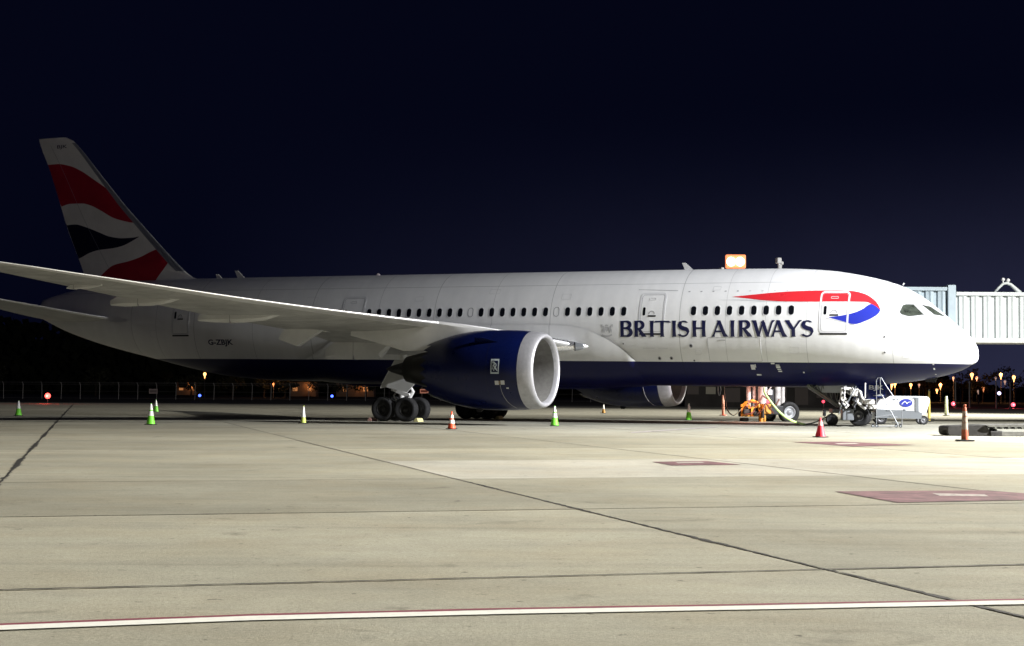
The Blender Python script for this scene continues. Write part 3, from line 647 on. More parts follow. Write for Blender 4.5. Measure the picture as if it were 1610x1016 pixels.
# crest
bm = bmesh.new()
def cpoly(pts): bm.faces.new([bm.verts.new(skin(17.78 - x, 4.62 + z, .006)) for x, z in pts])
cpoly([(-.09, .02), (-.09, .17), (.09, .17), (.09, .02), (.0, -.1)]); cpoly([(-.07, .2), (-.09, .3), (-.03, .25), (0, .32), (.03, .25), (.09, .3), (.07, .2)])
for s in (-1, 1):
    cpoly([(s * .13, -.14), (s * .11, .05), (s * .14, .18), (s * .22, .24), (s * .26, .17), (s * .21, .10), (s * .27, .0), (s * .25, -.14), (s * .2, -.02), (s * .17, -.14)])
    cpoly([(s * .20, .27), (s * .33, .29), (s * .31, .12), (s * .28, .2)])
cpoly([(-.26, -.2), (-.1, -.26), (.1, -.26), (.26, -.2), (.28, -.27), (.1, -.34), (-.1, -.34), (-.28, -.27)]); fixn(bm); finish(bm, 'crest', mat('crest_grey', (.50, .50, .51), .5), plane)
text_on('G-ZBJK', 1.77, .40, lambda u, v: skin(42.14 - u, 3.75 + v, .006), 'registration', LETTER, plane, .03)
seam('title_small_print', [(15.9, 3.72), (15.3, 3.72)], .03, PALE); seam('title_small_print', [(15.1, 3.72), (14.6, 3.72)], .03, PALE)

# ---- fin
FLE = [(7.70, 44.60), (7.95, 45.2), (8.34, 45.76), (9.14, 46.71), (10.24, 47.92), (11.26, 49.02), (12.18, 50.01), (14.25, 52.02), (16.30, 54.02), (16.62, 54.42), (16.78, 54.85)]
FTE = [(7.0, 52.6), (8.98, 53.55), (11.33, 54.68), (12.55, 55.16), (14.62, 56.0), (16.71, 56.98), (16.78, 57.0)]
def fin_t(L, z):
    le, te = pch(FLE, z), pch(FTE, z); c = te - le; x = min(1, max(0, (L - le) / c)); th = c * .095 if z > 8.6 else c * (.095 - .03 * (8.6 - z))
    return 5 * th * (.2969 * math.sqrt(x) - .1260 * x - .3516 * x * x + .2843 * x ** 3 - .1036 * x ** 4)
bm = bmesh.new(); rr = []
for i in range(41):
    z = 7.2 + (16.78 - 7.2) * i / 40; le, te = pch(FLE, z) if z > 7.7 else 44.3, pch(FTE, z); r = []
    xs = [(.5 - .5 * math.cos(math.pi * k / 22)) for k in range(23)]
    for x in xs: L = le + (te - le) * x; r.append(A(L, -fin_t(L, max(z, 7.7)), z))
    for x in xs[-2:0:-1]: L = le + (te - le) * x; r.append(A(L, fin_t(L, max(z, 7.7)), z))
    rr.append(r)
loft(bm, rr); fixn(bm); sharp(finish(bm, 'fin', WHITE, plane), 50)
fin = plane.children[-1] if False else [o for o in bpy.data.objects if o.name == 'fin'][0]
def finskin(L, z, off=.006, side=-1): return A(L, side * (fin_t(L, z) + off), z)
def clip_band(name, up, lo, m, side, off=.006, inset=0.0):
    """band between z=up(L) and z=lo(L) inside the fin outline"""
    NZ[0] = 10; cols = []; up = sorted(up); lo = sorted(lo)
    for i in range(121):
        L = 45.5 + (57.0 - 45.5) * i / 120; zl, zu = pch(lo, L), pch(up, L)
        # leading edge height at this L, trailing edge height
        def inv(tab):
            prev = None
            for k in range(len(tab) - 1):
                if tab[k][1] <= L <= tab[k + 1][1]: q = (L - tab[k][1]) / (tab[k + 1][1] - tab[k][1]); return tab[k][0] * (1 - q) + tab[k + 1][0] * q
            return None
        zt = inv(FLE); zb = inv(FTE)
        hi = min(zu, (zt - inset) if zt is not None else 99); lo_ = max(zl, (zb + .02) if zb is not None else -99, 7.75)
        if L > 57.0 or (zt is None and L > 54.85 and zu > 16.7): pass
        if hi > lo_ + .005: cols.append((L, lo_, hi))
        elif cols: cols.append((L, lo_, lo_)) if len(cols[-1]) and cols[-1][2] > cols[-1][1] else None
    bm = bmesh.new(); cells(bm, cols, lambda L, z: finskin(L, z, off, side)); fixn(bm); return finish(bm, name, m, fin, smooth=True)
B1 = [(45.5, 20), (50.6, 12.85), (51.2, 13.24), (51.88, 13.66), (52.64, 14.12), (53.4, 14.56), (54.41, 14.96), (55.43, 15.13), (56.2, 15.12), (57.2, 15.05)]
B2 = [(45.5, 11.3), (49.45, 11.29), (49.99, 11.38), (50.85, 11.61), (51.85, 12.09), (52.6, 12.42), (53.35, 12.59), (54.36, 12.61), (55.12, 12.47), (57.2, 12.1)]
B3 = [(48.87, 10.44), (49.49, 10.36), (50.09, 10.35), (51.07, 10.47), (52.07, 10.8), (53.07, 11.13), (53.95, 11.32), (54.71, 11.30), (57.2, 11.0)]
B4 = [(48.87, 10.438), (49.48, 10.13), (50.08, 9.9), (50.81, 9.77), (52.04, 9.68), (52.78, 9.52), (53.28, 9.33), (53.9, 9.12), (57.2, 8.2)]
B5 = [(45.5, 10.4), (47.97, 9.51), (48.74, 9.18), (49.58, 8.95), (50.79, 8.73), (51.64, 8.25), (52.3, 7.72), (53.2, 7.2)]
B6 = [(45.5, 99), (46.6, 9.2), (46.88, 8.65), (47.63, 7.74), (47.8, 7.5), (57, 7.5)]
for sd in (-1, 1):
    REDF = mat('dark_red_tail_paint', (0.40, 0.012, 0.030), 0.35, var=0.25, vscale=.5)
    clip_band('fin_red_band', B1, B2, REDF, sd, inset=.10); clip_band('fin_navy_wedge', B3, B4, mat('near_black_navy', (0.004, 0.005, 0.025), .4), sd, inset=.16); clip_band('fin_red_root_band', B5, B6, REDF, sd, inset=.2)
    # bare leading edge of the fin
    bm = bmesh.new(); pr = None
    for i in range(41):
        z = 8.3 + 8.1 * i / 40; le = pch(FLE, z); wid = .50 - .30 * i / 40
        cur = [bm.verts.new(finskin(le + wid * q ** 2, z, .009, sd)) for q in (0, .2, .4, .6, .8, 1)]
        if pr:
            for k in range(5): bm.faces.new((pr[k], cur[k], cur[k + 1], pr[k + 1]))
        pr = cur
    fixn(bm); finish(bm, 'fin_leading_edge', mat('fin_edge_grey', (.27, .29, .33), .45, .4), fin, smooth=True)
    # rudder hinge line
    bm = bmesh.new(); pr = None
    for i in range(31):
        z = 8.5 + 7.8 * i / 30; te, le = pch(FTE, z), pch(FLE, z); h = te - (te - le) * .30
        cur = [bm.verts.new(finskin(h + q, z, .010, sd)) for q in (-.013, .013)]
        if pr: bm.faces.new((pr[0], cur[0], cur[1], pr[1]))
        pr = cur
    fixn(bm); finish(bm, 'rudder_gap', LINE, fin)
text_on('BJK', .80, .27, lambda u, v: finskin(55.45 - u, 16.03 + v, .008), 'fin_code', LETTER, fin, .012)

# ---- wings and tailplanes
def airfoil(n=20):
    xs = [(.5 - .5 * math.cos(math.pi * k / n)) for k in range(n + 1)]
    up = lambda x: .5 * (.2969 * math.sqrt(x) * 5 - .1260 * 5 * x - .3516 * 5 * x * x + .2843 * 5 * x ** 3 - .1015 * 5 * x ** 4) * 1.0
    return xs, up
def wing_obj(name, secs, m, parent, sgn, le_frac=.07, le_mat=None, steps=5, n=20):
    """secs: (y, Lle, Lte, zle, zte, thickness)"""
    ys = []
    for a, c in zip(secs[:-1], secs[1:]):
        for k in range(steps): q = k / steps; ys.append(a[0] * (1 - q) + c[0] * q)
    ys.append(secs[-1][0]); tab = [[(s[0], s[j]) for s in secs] for j in range(1, 6)]
    xs, up = airfoil(n); rings = []
    for y in ys:
        a, c, za, zc, th = [(lin if j < 2 else pch)(tab[j], y) for j in range(5)]
        r = []
        for x in xs: r.append(A(a + (c - a) * x, sgn * y, za + (zc - za) * x + up(x) * th * .9))
        for x in xs[-2:0:-1]: r.append(A(a + (c - a) * x, sgn * y, za + (zc - za) * x - up(x) * th * 1.1 * (1.0 if x < .7 else 1 - .55 * (x - .7) / .3)))
        rings.append(r)
    bm = bmesh.new(); loft(bm, rings); fixn(bm); o = finish(bm, name, m, parent); sharp(o, 50)
    if le_mat:
        bm = bmesh.new(); rg = []
        for y in ys[1:]:
            a, c, za, zc, th = [(lin if j < 2 else pch)(tab[j], y) for j in range(5)]; r = []; k_ = 6; xm = le_frac
            P = [xm * (1 - q / k_) ** 2 for q in range(k_)] + [0] + [xm * .8 * (q / k_) ** 2 for q in range(1, k_ + 1)]
            for i, x in enumerate(P):
                zz = up(x) * th; zz = zz * .9 if i < k_ else (0 if i == k_ else -zz * 1.1)
                r.append(A(a + (c - a) * x - .012 , sgn * y, za + (zc - za) * x + zz + (.006 if i < k_ else -.006)))
            rg.append(r)
        loft(bm, rg, closed_ring=False, cap0=False, cap1=False); fixn(bm); finish(bm, 'slat' if name == 'wing' else 'tailplane_leading_edge', le_mat, o, smooth=True)
    return o
WSEC = [(2.2, 18.9, 31.6, 3.72, 3.30, 1.45), (3.2, 19.45, 31.6, 3.88, 3.42, 1.42), (8.6, 22.80, 31.85, 4.62, 4.22, .95), (9.8, 23.55, 31.9, 4.70, 4.35, .88), (12.6, 25.30, 32.6, 4.92, 4.62, .70), (18.1, 28.75, 34.15, 5.42, 5.25, .50), (23.1, 31.85, 35.55, 5.98, 5.88, .34), (26.4, 33.95, 36.5, 6.36, 6.30, .24), (28.3, 35.55, 37.6, 6.62, 6.58, .17), (29.5, 37.1, 38.5, 6.82, 6.8, .10), (30.05, 38.4, 39.0, 6.92, 6.92, .04)]
def zwing(y, L):
    tb = [[(s[0], s[j]) for s in WSEC] for j in range(1, 6)]; a, c, za, zc, th = [pch(q, y) for q in tb]; x = min(1, max(0, (L - a) / (c - a)))
    return za + (zc - za) * x, th, a, c, x
for sg in (-1, 1):
    wg = wing_obj('wing', WSEC, WINGP, plane, sg, .12, SLATM)
    # flap track fairings: flat bottomed, cut off square at the back
    for y, wd, prof in ((6.0, .30, ((28.2, 4.2, 4.0), (29.0, 3.9, 3.1), (30.1, 4.1, 3.0), (31.4, 4.1, 3.0), (32.2, 3.5, 3.0))),
                        (15.0, .24, ((29.4, 5.05, 4.88), (30.3, 5.1, 4.64), (31.6, 5.15, 4.53), (33.2, 5.10, 4.56), (33.9, 4.85, 4.62))),
                        (19.5, .20, ((31.7, 5.6, 5.42), (32.4, 5.6, 5.24), (33.3, 5.6, 5.13), (34.9, 5.62, 5.10), (35.5, 5.36, 5.14))),
                        (23.0, .12, ((33.3, 5.9, 5.80), (34.0, 5.9, 5.69), (34.9, 5.85, 5.66), (35.15, 5.72, 5.68)))):
        bm = bmesh.new(); rg = []
        for i, (L, zt_, zb_) in enumerate(prof):
            w_ = wd * (.45 if i == 0 else (.8 if i == len(prof) - 1 else 1)); rg.append([A(L, sg * y - w_, zt_), A(L, sg * y - w_, zb_ + (zt_ - zb_) * .25), A(L, sg * y - w_ * .55, zb_), A(L, sg * y + w_ * .55, zb_), A(L, sg * y + w_, zb_ + (zt_ - zb_) * .25), A(L, sg * y + w_, zt_)])
        loft(bm, rg); fixn(bm); ff = sharp(finish(bm, 'flap_track_fairing', WHITE, wg), 30)
        Lm = (prof[1][0] + prof[-2][0]) / 2 + .3
        bm = bmesh.new(); box(bm, A(Lm, sg * y, (prof[2][2] + prof[2][1]) / 2 - .02), (.025, wd * 2.02, prof[2][1] - prof[2][2])); finish(bm, 'fairing_joint', LINE, ff)
    # drooped flaperon hanging below the trailing edge
    bm = bmesh.new()
    prism(bm, [A(31.9, sg * 10.4, 4.80), A(32.43, sg * 10.4, 3.92), A(31.35, sg * 10.4, 3.57), A(30.02, sg * 10.4, 4.36), A(31.0, sg * 10.4, 4.62)], (0, -sg, 0), .35); fixn(bm)
    finish(bm, 'drooped_flaperon', WHITE, wg)
    bm = bmesh.new(); prism(bm, [A(29.6, sg * 10.0, 4.55), A(31.2, sg * 10.0, 4.85), A(31.2, sg * 10.0, 4.55), A(30.0, sg * 10.0, 4.28)], (0, -sg, 0), .9); fixn(bm); finish(bm, 'flap_hinge_fairing', WHITE, wg)
    # underside panel joints, navigation lamp
    SSEC = [(.6, 49.2, 54.9, 5.35, 5.32, .62), (1.9, 50.05, 55.1, 5.50, 5.46, .55), (5.5, 52.55, 55.95, 6.10, 6.05, .36), (9.2, 55.05, 56.55, 6.72, 6.68, .19), (9.9, 55.85, 56.7, 6.86, 6.84, .06)]
    wing_obj('tailplane', SSEC, WINGM, plane, sg, .06, SLATM)
for sd in (-1, 1):
    poly_skin('tailplane_root_plate', [(50.1, 5.50), (49.2, 5.57), (48.3, 5.36), (48.2, 5.28), (48.95, 5.17), (49.95, 5.25)], .02, SLATM, plane, sd)
# landing lamp lens at the wing root
for sg in (-1, 1):
    bm = bmesh.new(); rg = []
    for i in range(9):
        q = i / 8; L = 18.75 + 1.75 * q; y = 2.95 + .80 * q; s = .05 + .55 * q ** .6
        rg.append([A(L, sg * (y + .22 * s * math.cos(2 * math.pi * k / 14)), 3.78 + .06 * q + .62 * s * math.sin(2 * math.pi * k / 14)) for k in range(14)])
    loft(bm, rg); fixn(bm); finish(bm, 'wing_root_cuff', SILVER, plane, smooth=True)
    bm = bmesh.new(); rg = []
    for i in range(7):
        q = i / 6; L = 18.95 + .42 * q; y = 3.03 + .20 * q; s = .05 + .55 * (.11 + .25 * q) ** .6
        rg.append([A(L - .02, sg * (y + .25 * s * math.cos(2 * math.pi * k / 14) + .02), 3.785 + .66 * s * math.sin(2 * math.pi * k / 14)) for k in range(14)])
    loft(bm, rg); fixn(bm); finish(bm, 'landing_lamp_lens', mat('lamp_lens_glass', (.20, .21, .22), .1, .3), plane, smooth=True)

# ---- engines
def engine(sg):
    y = sg * 9.8; zc = 2.475; o = A(-0.0, y, zc); ax = Vector((-1, 0, 0))
    OUT = [(18.84, 1.815), (19.3, 1.86), (20.0, 1.885), (20.8, 1.885), (21.6, 1.85), (22.4, 1.74), (23.1, 1.58), (23.75, 1.38)]
    bm = bmesh.new(); lathe(bm, [(L, pch(OUT, L)) for L in [18.84 + (23.75 - 18.84) * i / 24 for i in range(25)]] + [(23.7, 1.30), (22.6, 1.22)], o, ax, 72); fixn(bm)
    en = sharp(finish(bm, 'engine', NAVYN, plane), 40)
    lip = [(18.84, 1.819), (18.6, 1.80), (18.36, 1.765), (18.22, 1.725), (18.14, 1.675), (18.11, 1.62), (18.12, 1.57), (18.17, 1.525), (18.26, 1.49), (18.36, 1.468)]
    bm = bmesh.new(); lathe(bm, [(L, r) for L, r in lip], o, ax, 72); fixn(bm); finish(bm, 'intake_lip', LIPM, en, smooth=True)
    bm = bmesh.new(); lathe(bm, [(18.362, 1.467), (18.7, 1.44), (19.2, 1.425), (19.8, 1.42), (20.3, 1.43)], o, ax, 64); fixn(bm)
    finish(bm, 'intake_duct', LINER, en, smooth=True)
    bm = bmesh.new(); lathe(bm, [(20.25, 1.43), (20.26, .3)], o, ax, 48); fixn(bm); finish(bm, 'fan_disc', DARKM, en)
    bm = bmesh.new(); lathe(bm, [(19.55, .01), (19.62, .12), (19.8, .26), (20.05, .38), (20.24, .42)], o, ax, 24); fixn(bm); finish(bm, 'spinner', DARKM, en, smooth=True)
    bm = bmesh.new(); 
    for j in range(3):
        pr = None
        for i in range(8):
            q = i / 7; r = .40 + .99 * q; a = j * 2 * math.pi / 20 + .25 * q; tw = .12 + .10 * q
            P = []
            for s in (-1, 1): aa = a + s * .09; P.append(o + ax * (20.12 + s * tw * .5) + Vector((0, math.cos(aa) * r, math.sin(aa) * r)))
            cur = [bm.verts.new(p) for p in P]
            if pr and j == 0: bm.faces.new((pr[0], cur[0], cur[1], pr[1]))
            pr = cur
        if j == 0: break
    me = bpy.data.meshes.new('fan_blade'); bmesh.ops.delete(bm, geom=[v for v in bm.verts if not v.link_faces], context='VERTS'); bm.to_mesh(me); bm.free(); me.materials.append(TITAN)
    for v in me.vertices: v.co = v.co - o
    for k in range(20):
        f = bpy.data.objects.new('fan_blade', me); COL.objects.link(f); f.parent = en; f.location = o; f.rotation_euler = (2 * math.pi * k / 20, 0, 0)
    # chevrons
    bm = bmesh.new()
    for k in range(20):
        a0, a1 = 2 * math.pi * k / 20, 2 * math.pi * (k + 1) / 20; am = (a0 + a1) / 2
        pt = lambda L, r, a: o + ax * L + Vector((0, math.cos(a) * r, math.sin(a) * r))
        vs = [bm.verts.new(pt(23.74, 1.385, a0)), bm.verts.new(pt(23.74, 1.39, am)), bm.verts.new(pt(23.74, 1.385, a1)), bm.verts.new(pt(24.12, 1.27, am))]
        bm.faces.new((vs[0], vs[1], vs[3])); bm.faces.new((vs[1], vs[2], vs[3]))
    fixn(bm); finish(bm, 'nozzle_chevrons', NAVYN, en)
    bm = bmesh.new(); lathe(bm, [(22.4, 1.05), (23.5, .98), (24.6, .80), (25.4, .62), (25.38, .56), (24.8, .5)], o, ax, 40); fixn(bm); finish(bm, 'core_cowl', mat('core_cowl_grey', (.022, .021, .020), .5, .5), en, smooth=True)
    bm = bmesh.new(); lathe(bm, [(24.8, .45), (25.5, .38), (26.3, .16), (26.6, .02)], o, ax, 24); fixn(bm); finish(bm, 'exhaust_plug', DARKM, en, smooth=True)
    # pylon
    bm = bmesh.new(); rg = []
    for L, zt, zb, wd in ((20.3, 4.30, 4.1, .03), (21.0, 4.42, 4.1, .15), (22.0, 4.55, 3.9, .24), (23.2, 4.72, 3.6, .28), (24.2, 4.85, 3.4, .30), (25.5, 4.6, 3.35, .30), (27.0, 4.5, 3.75, .22), (28.6, 4.4, 4.1, .05)):
        rg.append([A(L, y - wd, zb), A(L, y - wd, zt - .12), A(L, y - wd * .5, zt), A(L, y + wd * .5, zt), A(L, y + wd, zt - .12), A(L, y + wd, zb)])
    loft(bm, rg); fixn(bm); sharp(finish(bm, 'pylon', WHITE if sg < 0 else WINGM, en), 40)
    # nacelle seams, strake, drain mast
    for Lj in (20.35, 22.6):
        bm = bmesh.new(); lathe(bm, [(Lj, pch(OUT, Lj) + .004), (Lj + .022, pch(OUT, Lj + .022) + .004)], o, ax, 64); fixn(bm); finish(bm, 'cowl_seam', mat('cowl_seam_dark', (.004, .006, .03), .5), en)
    def nsk(L, ang, off=.006):   # ang from the outboard horizontal, up positive
        r = pch(OUT, L) + off; return A(L, y - math.cos(ang) * r * 1.0, zc + math.sin(ang) * r)
    bm = bmesh.new(); prism(bm, [nsk(19.9, .75, -.02), nsk(21.2, .75, -.02), nsk(21.1, .75, .30), nsk(20.7, .75, .28)], (0, .5, .5), .02); fixn(bm); finish(bm, 'cowl_strake', NAVYN, en)
    if sg < 0:
        a2 = lambda z: math.asin(max(-1, min(1, (z - zc) / 1.87)))
        def patch(name, L0, L1, z0, z1, m, off=.006, n=5):
            bm = bmesh.new(); g = [[bm.verts.new(nsk(L0 + (L1 - L0) * i / 3, a2(z0 + (z1 - z0) * k / n), off)) for k in range(n + 1)] for i in range(4)]
            for i in range(3):
                for k in range(n): bm.faces.new((g[i][k], g[i + 1][k], g[i + 1][k + 1], g[i][k + 1]))
            fixn(bm); return finish(bm, name, m, en)
        SILB = mat('silver_badge', (.55, .62, .66), .4)
        patch('maker_badge', 19.70, 20.12, 2.28, 2.96, SILB)
        patch('maker_badge_field', 19.75, 20.07, 2.36, 2.88, NAVYN, .009)
        text_on('R', .21, .36, lambda u, v: nsk(20.05 - u, a2(2.48 + v), .012), 'maker_monogram', SILB, en, .01)
        text_on('R', .21, .36, lambda u, v: nsk(19.97 - u, a2(2.42 + v), .0145), 'maker_monogram', SILB, en, .01)
        patch('white_placard', 19.74, 19.93, 1.78, 1.97, PALE); patch('white_placard', 19.45, 19.64, 1.79, 1.98, PALE); patch('white_placard', 19.28, 19.40, 1.60, 1.66, PALE)
        patch('hoist_point', 19.645, 19.735, 1.80, 1.96, mat('bronze_fitting', (.25, .2, .12), .5, .4))
    bm = bmesh.new(); tube(bm, [nsk(19.68 - .35 * (q / 10) ** 2, -.38 - .85 * q / 10, .006) for q in range(11)], .012, 5); fixn(bm); finish(bm, 'drain_pipe', LINE, en)
    bm = bmesh.new(); prism(bm, [A(21.3, y - .03, zc - 1.84), A(21.7, y - .03, zc - 1.82), A(21.65, y - .03, zc - 2.0), A(21.45, y - .03, zc - 2.0)], (0, 1, 0), .06); fixn(bm); finish(bm, 'drain_mast', DARKM, en)
    return en
engine(-1); engine(1)

# ---- landing gear
def wheel(c, ax, r, wd, parent, name='wheel', rim=RIM, hub=.52):
    h = wd / 2; P = [(-h * .72, hub * r), (-h * .95, r * .70), (-h, r * .82), (-h * .93, r * .92), (-h * .70, r * .985), (-h * .35, r)]
    P = P + [(-h * .33, r - .012), (-h * .28, r - .012), (-h * .26, r), (-.02, r), (-.015, r - .012), (.015, r - .012), (.02, r)] + [(-a, b) for a, b in [(-h * .26, r), (-h * .28, r - .012), (-h * .33, r - .012)]] + [(-a, b) for a, b in reversed([(-h * .72, hub * r), (-h * .95, r * .70), (-h, r * .82), (-h * .93, r * .92), (-h * .70, r * .985), (-h * .35, r)])]
    bm = bmesh.new(); lathe(bm, P, c, ax, 40); fixn(bm); o = finish(bm, name, RUBBER, parent, smooth=True)
    bm = bmesh.new(); lathe(bm, [(-h * .74, hub * r + .004), (-h * .80, hub * r * .97), (-h * .70, hub * r * .88), (-h * .35, hub * r * .74), (-h * .40, hub * r * .42), (-h * .72, hub * r * .36), (-h * .74, .01)], c, ax, 28); lathe(bm, [(h * .74, hub * r + .004), (h * .80, hub * r * .97), (h * .70, hub * r * .88), (h * .35, hub * r * .74), (h * .40, hub * r * .42), (h * .72, hub * r * .36), (h * .74, .01)], c, ax, 28)
    fixn(bm); return o, finish(bm, 'wheel_hub', rim, o if parent.parent is None else parent, smooth=True)
for sg in (-1, 1):
    g0 = -WB * ACP; Lg = LN + WB; bm = bmesh.new()
    tube(bm, [A(Lg, sg * 4.9, g0 + .62), A(Lg - .05, sg * 4.95, 1.2), A(Lg - .15, sg * 5.05, 2.1), A(Lg - .25, sg * 5.15, 3.3)], [.13, .14, .19, .22], 16)
    tube(bm, [A(Lg + .9, sg * 4.9, g0 + .635), A(Lg - .9, sg * 4.9, g0 + .635)], .11, 12)
    tube(bm, [A(Lg, sg * 4.9, 1.5), A(Lg - .1, sg * 3.0, 2.3)], .07, 10); tube(bm, [A(Lg, sg * 4.9, 1.4), A(Lg - 2.2, sg * 4.6, 2.9)], .06, 10)
    tube(bm, [A(Lg + .2, sg * 4.9, .75), A(Lg + .45, sg * 4.9, 1.15), A(Lg + .1, sg * 4.95, 1.5)], .045, 8); fixn(bm)
    mg = sharp(finish(bm, 'main_landing_gear', GEARW, plane), 50)
    for dl in (-.66, .66):
        for dy in (-.68, .68): wheel(A(Lg + dl, sg * 4.9 + dy, g0 + .635), (0, 1, 0), .635, .47, mg, 'wheel', mat('main_hub', (.025, .025, .025), .6, .3), .48)
        bm = bmesh.new(); tube(bm, [A(Lg + dl, sg * 4.9 - .75, g0 + .635), A(Lg + dl, sg * 4.9 + .75, g0 + .635)], .08, 12); fixn(bm); finish(bm, 'axle', GEARW, mg)
    y = sg * 5.75; bm = bmesh.new()
    prism(bm, [A(28.45, y - sg * .25, 3.0), A(26.95, y - sg * .25, 2.98), A(26.72, y, 2.20), A(27.55, y + sg * .05, 1.33), A(28.75, y + sg * .05, 1.58), A(29.12, y, 1.52), A(29.05, y, 1.78)], (0, sg, 0), .07); fixn(bm)
    finish(bm, 'gear_strut_door', WINGM, mg)
    bm = bmesh.new(); prism(bm, [A(28.55, y - sg * .2, 1.55), A(27.55, y - sg * .2, 1.28), A(27.50, y - sg * .2, 1.18), A(27.75, y - sg * .2, 1.12), A(28.6, y - sg * .2, 1.42)], (0, sg, 0), .10); fixn(bm); finish(bm, 'gear_lower_door', WHITE, mg)
    bm = bmesh.new(); tube(bm, [A(27.55, y - sg * .3, 1.62), A(27.4, y - sg * .3, 1.38), A(27.7, y - sg * .3, .95)], [.06, .10, .13], 10); fixn(bm); finish(bm, 'brake_rod', WHITE, mg)
    bm = bmesh.new(); tube(bm, [A(26.9, y - sg * .6, 2.3), A(25.6, y - sg * .9, 1.95), A(25.2, y - sg * 1.2, 2.3)], .03, 6); tube(bm, [A(25.6, y - sg * .9, 1.95), A(26.6, y - sg * .9, 1.92)], .03, 6); fixn(bm); finish(bm, 'drag_link', GEARW, mg)
# nose gear
bm = bmesh.new()
tube(bm, [A(LN, 0, .5), A(LN - .02, 0, 1.1), A(LN - .08, 0, 1.6), A(LN - .12, 0, 2.3)], [.075, .08, .13, .15], 16)
tube(bm, [A(LN, -.42, .5), A(LN, .42, .5)], .06, 12); tube(bm, [A(LN + .05, 0, .75), A(LN + .38, 0, 1.05), A(LN, 0, 1.4)], .04, 8)
tube(bm, [A(LN - .05, -.1, 1.3), A(LN + 1.5, -.25, 2.1)], .05, 8); tube(bm, [A(LN - .05, .1, 1.3), A(LN + 1.5, .25, 2.1)], .05, 8)
box(bm, A(LN - .1, 0, 1.45), (.34, .5, .22), None, .03); box(bm, A(LN + .08, -.2, 1.62), (.25, .12, .3), None, .02); fixn(bm)
ng = sharp(finish(bm, 'nose_landing_gear', GEARW, plane), 50)
for dy in (-.27, .27): wheel(A(LN, dy, .51), (0, 1, 0), .51, .33, ng, 'wheel', mat('nose_hub', (.10, .10, .105), .5, .4), .5)
for dy in (-.16, .16):
    bm = bmesh.new(); lathe(bm, [(0, .02), (.02, .09), (.10, .10), (.14, .06)], A(LN - .24, dy, 1.52), (-1, 0, 0), 16); fixn(bm); finish(bm, 'taxi_lamp', SILVER, ng, smooth=True)
for sg in (-1, 1):
    bm = bmesh.new(); prism(bm, [A(5.75, sg * .62, 2.02), A(4.25, sg * .62, 2.16), A(4.25, sg * .66, 1.52), A(4.5, sg * .68, 1.36), A(5.75, sg * .68, 1.30)], (0, sg, 0), .05); fixn(bm)
    d = finish(bm, 'nose_gear_door', NAVY, ng)
    if sg < 0: text_on('BJK', .72, .26, lambda u, v: A(5.02 - u, -.745, 1.74 + v * 1.0), 'door_code', PALE, d, .015)
    bm = bmesh.new(); prism(bm, [A(7.9, sg * .55, 1.93), A(6.2, sg * .55, 1.98), A(6.2, sg * .6, 1.62), A(7.7, sg * .6, 1.62)], (0, sg, 0), .04); fixn(bm); finish(bm, 'nose_gear_door', GREYP, ng)
# aerials and beacons on the crown
def blade(L, h, w0, lean, m=WHITE, z=7.80):
    bm = bmesh.new(); prism(bm, [A(L - w0, -.03, z), A(L + w0, -.03, z), A(L + w0 * .5 + lean, -.03, z + h), A(L + lean - w0 * .3, -.03, z + h)], (0, 1, 0), .06); fixn(bm); finish(bm, 'blade_aerial', m, plane)
blade(14.38, .38, .22, .28); blade(41.7, .46, .26, .34); blade(43.2, .30, .2, .2, z=7.78)
bm = bmesh.new(); lathe(bm, [(0, .13), (.07, .12), (.13, .05), (.14, .01)], A(32.6, 0, 7.81), (0, 0, 1), 16); fixn(bm); finish(bm, 'beacon', mat('beacon_lens', (.8, .7, .7), .2), plane, smooth=True)
for L, z in ((2.35, 2.33), (.9, 2.66)):
    pass
bm = bmesh.new(); tube(bm, [A(3.55, -.02, 6.88), A(3.5, -.02, 6.98)], .03, 6); fixn(bm); finish(bm, 'blade_aerial', WHITE, plane)
bm = bmesh.new(); prism(bm, [A(1.9, -.02, 2.42), A(2.5, -.02, 2.30), A(2.45, -.02, 2.20), A(2.0, -.02, 2.18)], (0, 1, 0), .05); fixn(bm); finish(bm, 'belly_probe', DARKM, plane)

# wheel chocks
def chock(x, y, m, label, group='wheel chocks by the tyres'):
    bm = bmesh.new(); prism(bm, [(-.13, -.3, 0), (.13, -.3, 0), (.07, -.3, .17), (-.02, -.3, .19), (-.1, -.3, .1)], (0, 1, 0), .6); fixn(bm)
    o = finish(bm, 'wheel_chock', m); o.location = (x, y, .006); o.rotation_euler.z = -THETA; tag(o, label, 'chock', group)
CY = mat('pale_yellow_chock', (.72, .68, .34), .6, var=.2)
def local_w(L, y, z=0):
    a = L - LN; c, s = math.cos(THETA), math.sin(THETA); return Vector((17.0454 - a * c + y * s, 77.3743 + a * s + y * c, z))
p = local_w(LN + WB - .73 - .62, -5.5); chock(p.x, p.y, CY, 'pale yellow chock against the front tyre of the near main gear')
p = local_w(LN + WB + .73 + .62, -5.5); chock(p.x, p.y, mat('pink_chock', (.62, .36, .32), .6), 'pinkish chock behind the rear tyre of the near main gear')
p = local_w(LN + WB - .73 - .62, 4.4); chock(p.x, p.y, CY, 'pale yellow chock at the front tyre of the far main gear, under the engine')

